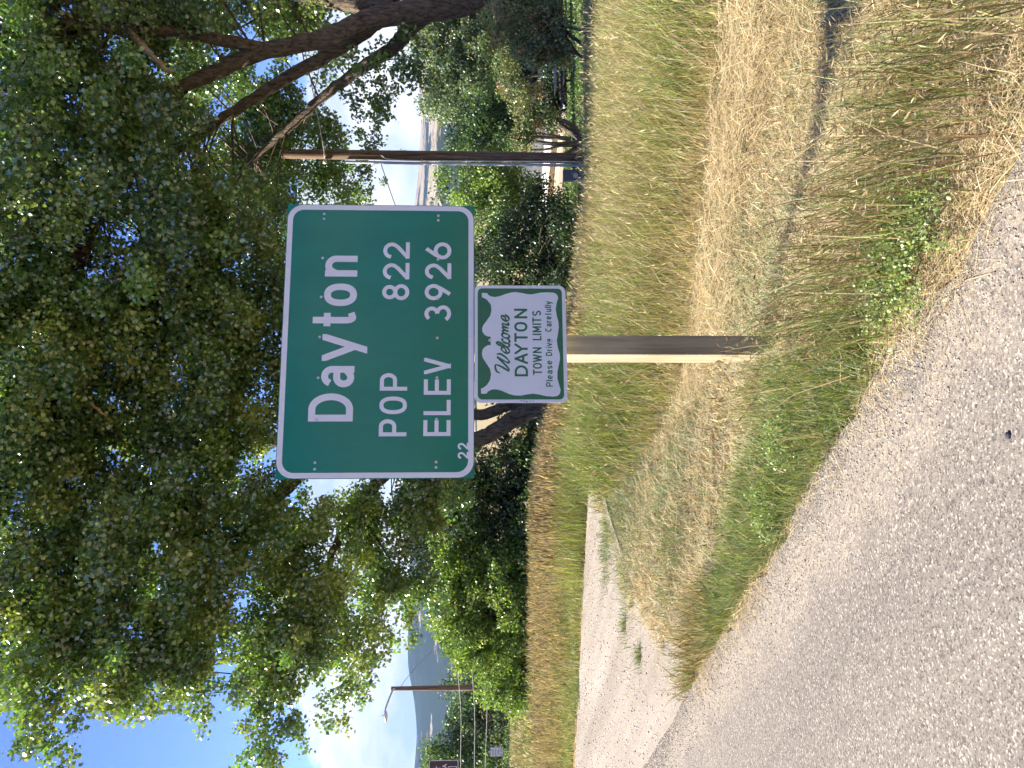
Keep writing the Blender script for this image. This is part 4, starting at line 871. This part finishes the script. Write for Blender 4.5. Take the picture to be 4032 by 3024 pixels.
# picnic table
pc = at(2735, 2262, 36); gq = float(ground(pc[0], 36))
pn = empty('picnic_table', (pc[0], 36, gq), .15, label='dark wooden picnic table with pale plank edges on the lawn', cat='picnic table')
M_PLANK = flat('weathered_plank', (.33, .25, .2), .8, var=.2)
for k in range(4): boxobj('tabletop_plank', (0, -.3 + .2 * k, .74), (1.7, .18, .04), M_PLANK, pn)
for s_ in (-1, 1):
    boxobj('bench_plank', (0, s_ * .68, .44), (1.7, .24, .04), M_PLANK, pn)
    boxobj('cross_brace', (s_ * .62, 0, .40), (.06, 1.4, .08), M_DARKW, pn)
    for t_ in (-1, 1):
        bm = bmesh.new(); box(bm, (0, 0, 0), (.06, .08, .9), M=Matrix.Translation((s_ * .62, t_ * .40, .36)) @ Matrix.Rotation(t_ * .48, 4, 'X')); bmobj('leg', bm, M_DARKW, pn)

# ------------------------------------------------------------------ grass
STRAW = np.array([.53, .425, .24]); STRAW2 = np.array([.65, .54, .34]); GOLD = np.array([.42, .33, .155]); TAN = np.array([.35, .26, .15])
GREY = np.array([.26, .31, .185]); GREEN = np.array([.165, .235, .062]); LIME = np.array([.27, .34, .075]); OLIVE = np.array([.25, .245, .085]); BROWN = np.array([.20, .12, .06])
def mix_cols(r, n, table):
    w = np.array([q[1] for q in table]); w = w / w.sum(); k = r.choice(len(table), n, p=w)
    return np.array([q[0] for q in table])[k] * np.exp(r.normal(0, .16, n))[:, None]
def blades(name, P, H, W, c, r, lean=(0, 0), spread=.25, bend=.3, flatten=None, **k):
    """curved two-segment ribbons"""
    n = len(P); az = r.uniform(0, 2 * np.pi, n); wd = np.stack([np.cos(az), np.sin(az), np.zeros(n)], -1)
    # widths face any way but rarely edge-on to nothing in particular
    ld = r.normal(0, spread, (n, 2)) + np.array(lean); H = H[:, None]; W = W[:, None] / 2
    up = np.zeros((n, 3)); up[:, 2] = 1
    l3 = np.concatenate([ld, np.zeros((n, 1))], 1)
    if flatten is not None: up[:, 2] = flatten
    b2 = r.normal(0, bend, (n, 1))
    mid = P + H * (.5 * up + .40 * l3) ; tip = P + H * (up * (1 - .12 * np.linalg.norm(l3, axis=1, keepdims=True)) + l3 * (1 + np.abs(b2)))
    V = np.stack([P - wd * W, P + wd * W, mid + wd * W * .85, mid - wd * W * .85, tip], 1).reshape(-1, 3)
    i = np.arange(n)[:, None] * 5; Fc = (i[:, :, None] + np.array([[0, 1, 2], [0, 2, 3], [3, 2, 4]])[None]).reshape(-1, 3)
    return V, Fc, np.repeat(np.clip(c, 0, .95), 5, 0)
def heads(P, D, Ln, W, c, r):
    """seed heads: two crossed spindles"""
    n = len(P); D = D / np.linalg.norm(D, axis=1)[:, None]; s = np.cross(D, r.normal(size=(n, 3))); s /= np.linalg.norm(s, axis=1)[:, None]; t = np.cross(D, s)
    Ln = Ln[:, None]; W = W[:, None] / 2; m_ = P + D * Ln * .4; e = P + D * Ln
    V = np.stack([P, m_ + s * W, e, m_ - s * W, m_ + t * W, m_ - t * W], 1).reshape(-1, 3)
    i = np.arange(n)[:, None] * 6; Fc = (i[:, :, None] + np.array([[0, 1, 2], [0, 2, 3], [0, 4, 2], [0, 2, 5]])[None]).reshape(-1, 3)
    return V, Fc, np.repeat(np.clip(c, 0, .95), 6, 0)
def grass(name, label, parts):
    V, Fc, c = merge(parts); return link(name, npmesh(name, V, Fc, c), M_GRASS, label=label, cat='grass', kind='stuff')
def scatter(r, n, x0, x1, y0, y1, cond, pw=0.0):
    """random plan points, denser near the road by pw"""
    t = r.random(n); y = y0 + (y1 - y0) * (t ** (1 + pw)); x = r.uniform(x0, x1, n)
    k = (np.abs(x) < .56 * y + 1.2) & cond(x, y); x, y = x[k], y[k]
    return np.stack([x, y, ground(x, y)], -1)
def patch(x, y, f, seed):
    return fbm(x * f, y * f, seed, 4)
def tips(P, H, ld): return P

r = np.random.default_rng(101)
notwide = lambda x, y: ~in_side(x, y)
# mown verge: short straw stubble with grey-green regrowth
cond = lambda x, y: (edge_s(x, y) > .12) & (y < tall_edge(x) + .25) & notwide(x, y)
P = scatter(r, 210000, -3.2, 6, 2.3, 11.2, cond, .5)
n = len(P); pa = patch(P[:, 0], P[:, 1], 1.6, 3); c = mix_cols(r, n, [(STRAW, 5), (STRAW2, 3), (TAN, 2)]); g_ = r.random(n) < np.clip(.30 + .40 * pa, .03, .75)
c[g_] = mix_cols(r, g_.sum(), [(GREY, 4), (OLIVE, 2), (GREEN, 1)])
dist = P[:, 1] / 5
parts = [blades('', P, r.uniform(.03, .10, n) * (1 + .4 * np.clip(pa, -1, 1)), r.uniform(.003, .006, n) * np.maximum(.8, dist), c, r, (.15, -.1), .75, .4)]
# flat straw litter
P = scatter(r, 90000, -3.2, 6, 2.6, 11, cond, .5); n = len(P); P[:, 2] += r.uniform(.0, .05, n)
parts.append(blades('', P, r.uniform(.08, .22, n), r.uniform(.003, .005, n) * np.maximum(.8, P[:, 1] / 5), mix_cols(r, n, [(STRAW2, 4), (STRAW, 3), (TAN, 1)]), r, (0, 0), .9, .2, flatten=r.uniform(-.02, .18, n)))
P = scatter(r, 20000, -3.2, 6, 2.6, 11, cond, .4); n = len(P); ctr = P[r.integers(0, n, n // 9)]; P = np.repeat(ctr, 9, 0) + r.normal(size=(len(ctr) * 9, 3)) * np.array([.035, .035, 0]); n = len(P)
ck = np.repeat(mix_cols(r, len(ctr), [(STRAW2, 4), (GREY, 4), (OLIVE, 2), (TAN, 1.5), (GREEN, 1)]), 9, 0) * np.exp(r.normal(0, .12, n))[:, None]
parts.append(blades('', P, r.uniform(.04, .12, n), r.uniform(.004, .008, n) * np.maximum(.8, P[:, 1] / 6), ck, r, (.05, -.05), .55, .5))
grass('mown_grass', 'short mown straw-coloured verge grass with grey-green regrowth', parts)
# straw windrow along the foot of the tall grass
cond2 = lambda x, y: (np.abs(y - (tall_edge(x) - .42)) < .40 + .1 * np.sin(x * 3)) & (x > -.4)
P = scatter(r, 90000, -.4, 6, 3.6, 9, cond2); n = len(P); P[:, 2] += r.random(n) ** 2 * .13 * sstep(-.3, 1.6, P[:, 0])
d_ = np.stack([np.full(n, .9), np.full(n, -.5)], -1)
grass('straw_windrow', 'bright swath of cut straw lying along the foot of the tall grass', [blades('', P, r.uniform(.15, .42, n), r.uniform(.003, .0055, n) * P[:, 1] / 5, mix_cols(r, n, [(STRAW2, 5), (STRAW, 4), (GREY, .5)]), r, (.35, -.22), .7, .2, flatten=r.uniform(-.05, .25, n))])
# tall uncut grass behind
cond3 = lambda x, y: (y > tall_edge(x)) & notwide(x, y) & ((y < far_edge(x)) | (r.random(len(x)) < sstep(-3.6, -.6, x))) & (y < far_edge(x) + 40)
P = scatter(r, 210000, -3.6, 11, 4.5, 17.5, cond3, .55); n = len(P)
dd = P[:, 1] - tall_edge(P[:, 0]); pa = patch(P[:, 0], P[:, 1], .8, 8); hgt = (.24 + .30 * sstep(0, 1.2, dd)) * r.uniform(.6, 1.2, n) * (1 + .12 * pa)
left = sstep(1.6, -.8, P[:, 0]); gr = r.random(n) < np.clip(.62 + .33 * left + .2 * pa - .40 * sstep(.8, .0, dd), .15, .95)
c = mix_cols(r, n, [(GOLD, 4), (STRAW, 3), (TAN, 3), (OLIVE, 2)]); c[gr] = mix_cols(r, gr.sum(), [(OLIVE, 3), (LIME, 4), (GREEN, 2), (GREY, .6)])
wd_ = r.uniform(.004, .008, n) * np.maximum(1, P[:, 1] / 7)
parts = [blades('', P, hgt, wd_, c, r, (.06, -.04), .26, .45)]
k = r.random(n) < .10; Q = P[k]; hq = hgt[k] * r.uniform(.9, 1.2, k.sum()); nq = k.sum(); ldq = r.normal(0, .16, (nq, 2)) + np.array([.05, -.03])
st = np.concatenate([ldq, np.ones((nq, 1))], 1)
vv, ff, cc = blades('', Q, hq, np.full(nq, .0035) * np.maximum(1, Q[:, 1] / 7), mix_cols(r, nq, [(GOLD, 3), (STRAW, 3)]), r, (.05, -.03), .0, .0)
parts.append((vv, ff, cc))
T_ = vv.reshape(-1, 5, 3)[:, 4]; parts.append(heads(T_ - np.array([0, 0, .04]), np.concatenate([r.normal(.25, .5, (nq, 2)), np.full((nq, 1), .7)], 1), r.uniform(.05, .10, nq), r.uniform(.006, .012, nq) * np.maximum(1, Q[:, 1] / 9), mix_cols(r, nq, [(STRAW2, 3), (STRAW, 3), (TAN, 2)]), r))
grass('tall_grass', 'tall uncut green and gold grass standing behind the mown verge', parts)
# golden fringe on the rise before the dark thicket
cond4 = lambda x, y: (y > 12.2 - .05 * x) & notwide(x, y) & (y > far_edge(x) + .6) & (r.random(len(x)) < sstep(-3.6, -1.0, x))
P = scatter(r, 17000, -4, 4.5, 11.6, 15.2, cond4); n = len(P); hq = r.uniform(.35, .62, n) * np.interp(P[:, 0], [-3, 1, 4.5], [1, 1.0, .7])
vv, ff, cc = blades('', P, hq, np.full(n, .008), mix_cols(r, n, [(GOLD, 4), (TAN, 3)]), r, (.03, 0), .14, .1); T_ = vv.reshape(-1, 5, 3)[:, 4]
grass('seeding_grass', 'rusty gold seeding grass along the crest in front of the dark thicket', [(vv, ff, cc), heads(T_ - np.array([0, 0, .10]), np.concatenate([r.normal(.05, .2, (n, 2)), np.ones((n, 1))], 1), r.uniform(.12, .22, n), r.uniform(.02, .04, n), mix_cols(r, n, [(GOLD, 3), (STRAW, 3), (TAN, 3), (BROWN, 1.5)]), r)])
# bank beyond the side road: green at the foot, gold above
cond5 = lambda x, y: (y > far_edge(x) + .03) & (r.random(len(x)) < sstep(.8, -2.6, x))
P = scatter(r, 90000, -13, 1, 11.4, 19, cond5, .4); n = len(P); dd = P[:, 1] - far_edge(P[:, 0])
top = sstep(.6, 2.6, dd + .7 * patch(P[:, 0], P[:, 1], .9, 12)); hgt = (.12 + .20 * top * sstep(-12, -4, P[:, 0]) + .09 * top) * r.uniform(.6, 1.25, n) * sstep(-.05, .3, dd + .1)
c = mix_cols(r, n, [(LIME, 3), (GREEN, 3), (OLIVE, 3), (STRAW, 1)]); k = r.random(n) < top * .62 + .14; c[k] = mix_cols(r, k.sum(), [(GOLD, 2), (STRAW, 4), (STRAW2, 1), (TAN, 1.5), (OLIVE, 2)])
parts = [blades('', P, hgt, r.uniform(.007, .014, n), c, r, (.05, 0), .22, .3)]
k = r.random(n) < .20 * top; vv = parts[0][0].reshape(-1, 5, 3)[k][:, 4]; nq = k.sum()
parts.append(heads(vv - np.array([0, 0, .05]), np.concatenate([r.normal(.08, .3, (nq, 2)), np.ones((nq, 1))], 1), r.uniform(.08, .15, nq), r.uniform(.015, .03, nq), mix_cols(r, nq, [(STRAW, 4), (GOLD, 4), (TAN, 2)]), r))
grass('bank_grass', 'green and golden grass bank along the far side of the gravel side road', parts)
# weedy field further left
cond6 = lambda x, y: (x < -1.5) | ((x < 5) & (y < 28))
P = scatter(r, 50000, -24, 5, 16.5, 44, cond6, .3); n = len(P)
grass('field_weeds', 'patchy olive weeds covering the far left field', [blades('', P, r.uniform(.12, .34, n), r.uniform(.02, .045, n), mix_cols(r, n, [(OLIVE, 4), (GREEN, 2.5), (TAN, 3), (STRAW, 2), (LIME, 1)]), r, (0, 0), .5, .4)])
# lawn by the house
cond7 = lambda x, y: (x > 3.0)
P = scatter(r, 32000, 3, 24, 17.5, 50, cond7, .4); n = len(P)
grass('lawn', 'smooth shaded green lawn in front of the house', [blades('', P, r.uniform(.05, .11, n), r.uniform(.05, .09, n), mix_cols(r, n, [(np.array([.06, .13, .022]), 4), (np.array([.085, .165, .026]), 3), (GREEN * .7, 1)]), r, (0, 0), .5, .3)])

# green fringe crowding the asphalt edge
def edge_pts(n, a0, a1, s0, s1, pw=1.0):
    a = r.uniform(a0, a1, n); s = s0 + (s1 - s0) * r.random(n) ** pw
    q = RA[None] + a[:, None] * RD[None] + s[:, None] * RN[None]; return np.stack([q[:, 0], q[:, 1], ground(q[:, 0], q[:, 1])], -1), a, s
P, a, s = edge_pts(30000, 1.0, 4.6, .0, 1.05, 1.0); lim = np.interp(a, [1.0, 1.6, 2.4, 3.2, 3.7, 4.0], [.3, .7, .9, .62, .2, .0]); k = (s < lim + .12 * np.sin(a * 7)); P, a, s = P[k], a[k], s[k]; n = len(P)
parts = [blades('', P, r.uniform(.06, .20, n), r.uniform(.003, .006, n), mix_cols(r, n, [(GREEN, 5), (LIME, 3), (OLIVE, 2), (GREY, 2), (STRAW, 1.4)]), r, (.03, -.03), .32, .5)]
k = r.random(n) < .07; T_ = parts[0][0].reshape(-1, 5, 3)[k][:, 4]; nq = k.sum(); parts.append(heads(T_, np.concatenate([r.normal(.1, .3, (nq, 2)), np.ones((nq, 1))], 1), r.uniform(.03, .06, nq), r.uniform(.005, .009, nq), mix_cols(r, nq, [(LIME, 3), (STRAW, 2), (GREEN, 2)]), r))
grass('fringe_grass', 'low green grass crowding the edge of the asphalt left of the post', parts)
# small dark seedy tuft at the island's point
P, a, s = edge_pts(3000, 3.6, 5.0, .0, .75); lim = np.interp(a, [3.6, 4.0, 4.6, 5.0], [.4, .55, .28, .03]); k = s < lim; P = P[k]; n = len(P)
grass('tuft_grass', 'thin brownish-green tuft at the point of the grass island', [blades('', P, r.uniform(.10, .30, n), r.uniform(.004, .007, n), mix_cols(r, n, [(OLIVE, 3), (GREEN, 1.5), (BROWN, 2.5), (STRAW, 3)]), r, (.05, -.05), .3, .4)])
# tufts near the side road
P = []
for (u, v, rad, m_) in ((900, 2395, .3, 700), (560, 2470, .06, 90), (1060, 2420, .4, 900), (440, 2640 - 110, .07, 120), (860, 2480, .5, 800), (300, 2285, .12, 200), (480, 2280, .15, 200), (820, 2640, .35, 500), (1150, 2560, .4, 700)):
    d = ray(u, v); q = CAMP + d * ((EYE + .02) / -d[2]); w2 = r.normal(size=(m_, 2)) * rad * np.array([1, .6]); P.append(np.stack([q[0] + w2[:, 0], q[1] + w2[:, 1]], -1))
P = np.vstack(P); P = np.concatenate([P, ground(P[:, 0], P[:, 1])[:, None]], 1); n = len(P)
grass('tuft_grass', 'scattered grey-green tufts on the mown island beside the side road', [blades('', P, r.uniform(.06, .16, n), r.uniform(.005, .010, n), mix_cols(r, n, [(GREEN, 3), (GREY, 3), (OLIVE, 2)]), r, (0, 0), .4, .4)])
# dead straw mat at the asphalt edge
P, a, s = edge_pts(25000, -3.2, 5.0, -.16, .34); k = r.random(len(P)) < np.clip(.42 + .75 * patch(P[:, 0], P[:, 1], 2.4, 77), .04, 1) * np.where(s < -.04, .45, 1); P, a, s = P[k], a[k], s[k]; n = len(P); P[:, 2] = np.maximum(P[:, 2], .0) + r.random(n) * .035
along = np.where(r.random(n) < .8, 1, -1)[:, None] * RD[None] * .8
V_, F_, C_ = [], [], []
parts = [blades('', P, r.uniform(.06, .20, n), r.uniform(.002, .004, n), mix_cols(r, n, [(STRAW2, 4), (STRAW, 4), (TAN, 3)]), r, (-RD[0] * .35, -RD[1] * .35), .62, .4, flatten=r.uniform(-.03, .16, n))]
grass('straw_litter', 'dead straw lying along the ragged asphalt edge', parts)

# tall sparse bunchgrass right of the post: stems, leaves and oat-like heads
P, a, s = edge_pts(3000, -3.6, 1.6, .03, 1.35, .9); k = (r.random(len(P)) < np.interp(a, [-3.6, -1, .6, 1.6], [1, 1, .75, .35])) & (s < np.interp(a, [-3.6, 0, 1.6], [1.35, 1.1, .7])); P, a, s = P[k], a[k], s[k]; n = len(P)
P = P + r.normal(size=(n, 3)) * np.array([.03, .03, 0]); H = r.uniform(.35, .78, n) * np.interp(a, [-3.6, 1.6], [1.08, .72])
lean = np.array([-.16, .02]); parts = [blades('', P, H, r.uniform(.003, .005, n), mix_cols(r, n, [(OLIVE * .75, 4), (BROWN * 1.4, 3), (GREEN * .8, 2), (GOLD, 2)]), r, lean, .15, .15)]
T_ = parts[0][0].reshape(-1, 5, 3)[:, 4]
Q = np.repeat(P, 2, 0) + r.normal(size=(2 * n, 3)) * np.array([.02, .02, 0]); Q[:, 2] += r.uniform(0, .22, 2 * n)
parts.append(blades('', Q, r.uniform(.16, .46, 2 * n), r.uniform(.0025, .006, 2 * n), mix_cols(r, 2 * n, [(GREEN, 3), (OLIVE, 4), (LIME, 1), (STRAW, 2.5), (BROWN * 1.4, 1)]), r, lean * 1.1, .24, .6))
k = r.random(n) < .5; nb = 7
for j in range(nb):
    t0 = T_[k] - np.array([0, 0, 1.]) * (H[k][:, None] * .045 * j) + r.normal(size=(k.sum(), 3)) * .008
    parts.append(heads(t0, np.concatenate([r.normal(.45, .35, (k.sum(), 1)), r.normal(-.1, .35, (k.sum(), 1)), r.normal(-.15, .4, (k.sum(), 1))], 1), r.uniform(.02, .045, k.sum()), r.uniform(.004, .007, k.sum()), mix_cols(r, k.sum(), [(STRAW, 3), (TAN, 3), (BROWN * 1.3, 2), (GOLD, 2)]), r))
Q = np.concatenate([post_c[:2] + r.normal(size=(700, 2)) * np.array([.16, .13]) + np.array([-.02, -.16]), post_c[:2] + r.normal(size=(260, 2)) * np.array([.12, .10]) + np.array([-.30, .05])])
Q = np.concatenate([Q, ground(Q[:, 0], Q[:, 1])[:, None]], 1); nq = len(Q); hq = np.where(np.arange(nq) < 700, r.uniform(.04, .16, nq), r.uniform(.12, .40, nq))
parts.append(blades('', Q, hq, r.uniform(.0025, .005, nq), mix_cols(r, nq, [(OLIVE, 3), (GREEN, 3), (GOLD, 2), (STRAW, 2)]), r, (-.04, 0), .22, .4)); T_ = parts[-1][0].reshape(-1, 5, 3)[:, 4]; k = hq > .27
parts.append(heads(T_[k], np.concatenate([r.normal(.1, .4, (k.sum(), 2)), r.uniform(.2, 1, (k.sum(), 1))], 1), r.uniform(.04, .09, k.sum()), r.uniform(.008, .015, k.sum()), mix_cols(r, k.sum(), [(STRAW, 3), (STRAW2, 3), (TAN, 2)]), r))
grass('bunch_grass', 'tall sparse seeding bunchgrass leaning left along the near right road edge', parts)

# leafy weeds on the edge
def weed(label, u, v, rad, n_st, hgt, seed):
    r2 = np.random.default_rng(seed); d = ray(u, v); q = CAMP + d * ((EYE + .05) / -d[2]); b_ = np.array([q[0], q[1], float(ground(q[0], q[1]))])
    t = empty('roadside_weed', b_, label=label, cat='weed', group='leafy roadside weeds'); st = []; C = []
    for k in range(n_st):
        an = r2.uniform(0, 6.28); rr = rad * r2.random() ** .5; e = np.array([math.cos(an) * rr, math.sin(an) * rr, hgt * r2.uniform(.4, 1) * (1 - .4 * rr / rad)])
        p = spline([np.zeros(3), e * .5 + np.array([0, 0, .03]), e], 4); st.append((p, np.linspace(.003, .0012, len(p)))); C += [p[int(len(p) * f)] for f in (.45, .6, .75, .9, .999)]
    tubes('stem', st, flat('weed_stem', (.14, .17, .07), .7) if 'weed_stem' not in MATS else MATS['weed_stem'], t, 4)
    V, Fc, c = leafcloud(np.array(C), 9, .045, .014, [(.26, .34, .11), (.30, .37, .12), (.22, .30, .10)], seed, 0, .2, 0); link('leaves', npmesh('leaves', V, Fc, c), M_SHRUB, t)
weed('sprawling leafy green weed on the asphalt edge at the near right', 2060, 3700, .30, 46, .22, 1)
weed('smaller leafy weed leaning over the asphalt right of the post', 1900, 3590, .24, 30, .17, 2)
weed('low dark leafy weed at the foot of the green fringe left of the post', 1290, 3180, .20, 40, .20, 3)
weed('leafy weed at the middle of the green fringe on the asphalt edge', 1030, 3110, .18, 34, .18, 4)

# ------------------------------------------------------------------ gravel and stones
r = np.random.default_rng(55)
ico = bmesh.new(); [ico.verts.new(q) for q in ((1, 0, 0), (0, 1, 0), (-1, 0, 0), (0, -1, 0), (0, 0, 1), (0, 0, -1))]; ico.verts.ensure_lookup_table(); ico.verts.index_update(); [ico.faces.new([ico.verts[i_] for i_ in q]) for q in ((0, 1, 4), (1, 2, 4), (2, 3, 4), (3, 0, 4), (1, 0, 5), (2, 1, 5), (3, 2, 5), (0, 3, 5))]; IV = np.array([v_.co[:] for v_ in ico.verts]); IF = np.array([[v_.index for v_ in f_.verts] for f_ in ico.faces]); ico.free()
def stones(name, label, P, S, cols, r, mat, zmul=.55):
    n = len(P); k = len(IV); ang = r.uniform(0, 6.28, n); sc = S[:, None] * np.stack([r.uniform(.7, 1.3, n), r.uniform(.7, 1.2, n), r.uniform(.6, 1, n) * zmul * 1.6], -1)
    V = IV[None] * (1 + .18 * r.normal(size=(n, k, 1))) * sc[:, None]; c_, s_ = np.cos(ang)[:, None], np.sin(ang)[:, None]
    V = np.stack([V[..., 0] * c_ - V[..., 1] * s_, V[..., 0] * s_ + V[..., 1] * c_, V[..., 2]], -1) + P[:, None]
    Fc = (np.arange(n)[:, None, None] * k + IF[None]).reshape(-1, 3)
    link(name, npmesh(name, V.reshape(-1, 3), Fc, np.repeat(cols, k, 0)), mat, label=label, cat='gravel', kind='stuff')
m, N, L = newmat('stone_chips'); b = principled(N, L, (.3, .3, .3), .85, .3); a = N.new('ShaderNodeAttribute'); a.attribute_name = 'Col'; L.new(a.outputs['Color'], b.inputs['Base Color']); M_CHIP = m
n = 12000; a = r.uniform(-3, 9, n); s = -np.abs(r.normal(.16, .17, n)) + .12
q = RA[None] + a[:, None] * RD[None] + s[:, None] * RN[None]
P = np.stack([q[:, 0], q[:, 1], np.maximum(ground(q[:, 0], q[:, 1]), np.where(edge_s(q[:, 0], q[:, 1]) < 0, .008, -9)) + .001], -1)
stones('loose_gravel', 'loose tan pebbles washed along the asphalt edge', P, r.uniform(.0025, .0065, n) * np.maximum(1, P[:, 1] / 5), mix_cols(r, n, [(np.array([.40, .335, .245]), 5), (np.array([.50, .43, .33]), 2.5), (np.array([.26, .21, .16]), 3), (np.array([.12, .105, .10]), 1.5)]), r, M_CHIP)
n = 6500; y = 2.3 + 7 * r.random(n) ** 1.5; x = r.uniform(-1, 1, n) * (.52 * y + .4); k = edge_s(x, y) < -.1; x, y = x[k], y[k]; n = len(x)
stones('road_chips', 'dark and pale stone chips set in the highway surface', np.stack([x, y, np.full(n, .0075)], -1), r.uniform(.002, .0055, n), mix_cols(r, n, [(np.array([.06, .055, .055]), 5), (np.array([.16, .14, .14]), 3), (np.array([.46, .41, .36]), 3), (np.array([.2, .12, .1]), .3)]), r, M_CHIP, .35)
n = 6000; x = r.uniform(-9, -1.2, n); y = r.uniform(6, 15, n); k = in_side(x, y) & (edge_s(x, y) > .05) & (np.abs(x) < .55 * y + 1); x, y = x[k], y[k]; n = len(x)
stones('road_gravel', 'pale gravel scattered over the side road', np.stack([x, y, np.full(n, .006)], -1), r.uniform(.006, .014, n), mix_cols(r, n, [(np.array([.6, .54, .47]), 5), (np.array([.42, .36, .31]), 3), (np.array([.2, .17, .16]), 1)]), r, M_CHIP)
def rock(label, u, v, z, sz, col):
    d = ray(u, v); q = CAMP + d * ((EYE - z) / -d[2]); bm = bmesh.new(); bmesh.ops.create_icosphere(bm, subdivisions=3, radius=1)
    r2 = np.random.default_rng(int(u)); 
    for w in bm.verts: w.co = Vector((w.co.x * sz[0], w.co.y * sz[1], w.co.z * sz[2])) * (1 + .10 * math.sin(w.co.x * 4 + u) * math.cos(w.co.y * 5) + .03 * r2.normal())
    o = bmobj('stone', bm, flat('stone_%d' % int(u), col, .8, var=.12, scale=30), None, True, label=label, cat='stone'); o.location = Vector(q)
rock('white rounded stone lying in the straw at the foot of the green fringe', 1339, 3262, .02, (.026, .022, .02), (.72, .68, .60))
rock('small white stone on the mown island near its left point', 614, 2740, .0, (.022, .02, .018), (.74, .70, .62))
rock('dark grey stone chip alone on the near highway surface', 1308, 3968, .012, (.012, .010, .007), (.05, .045, .06))
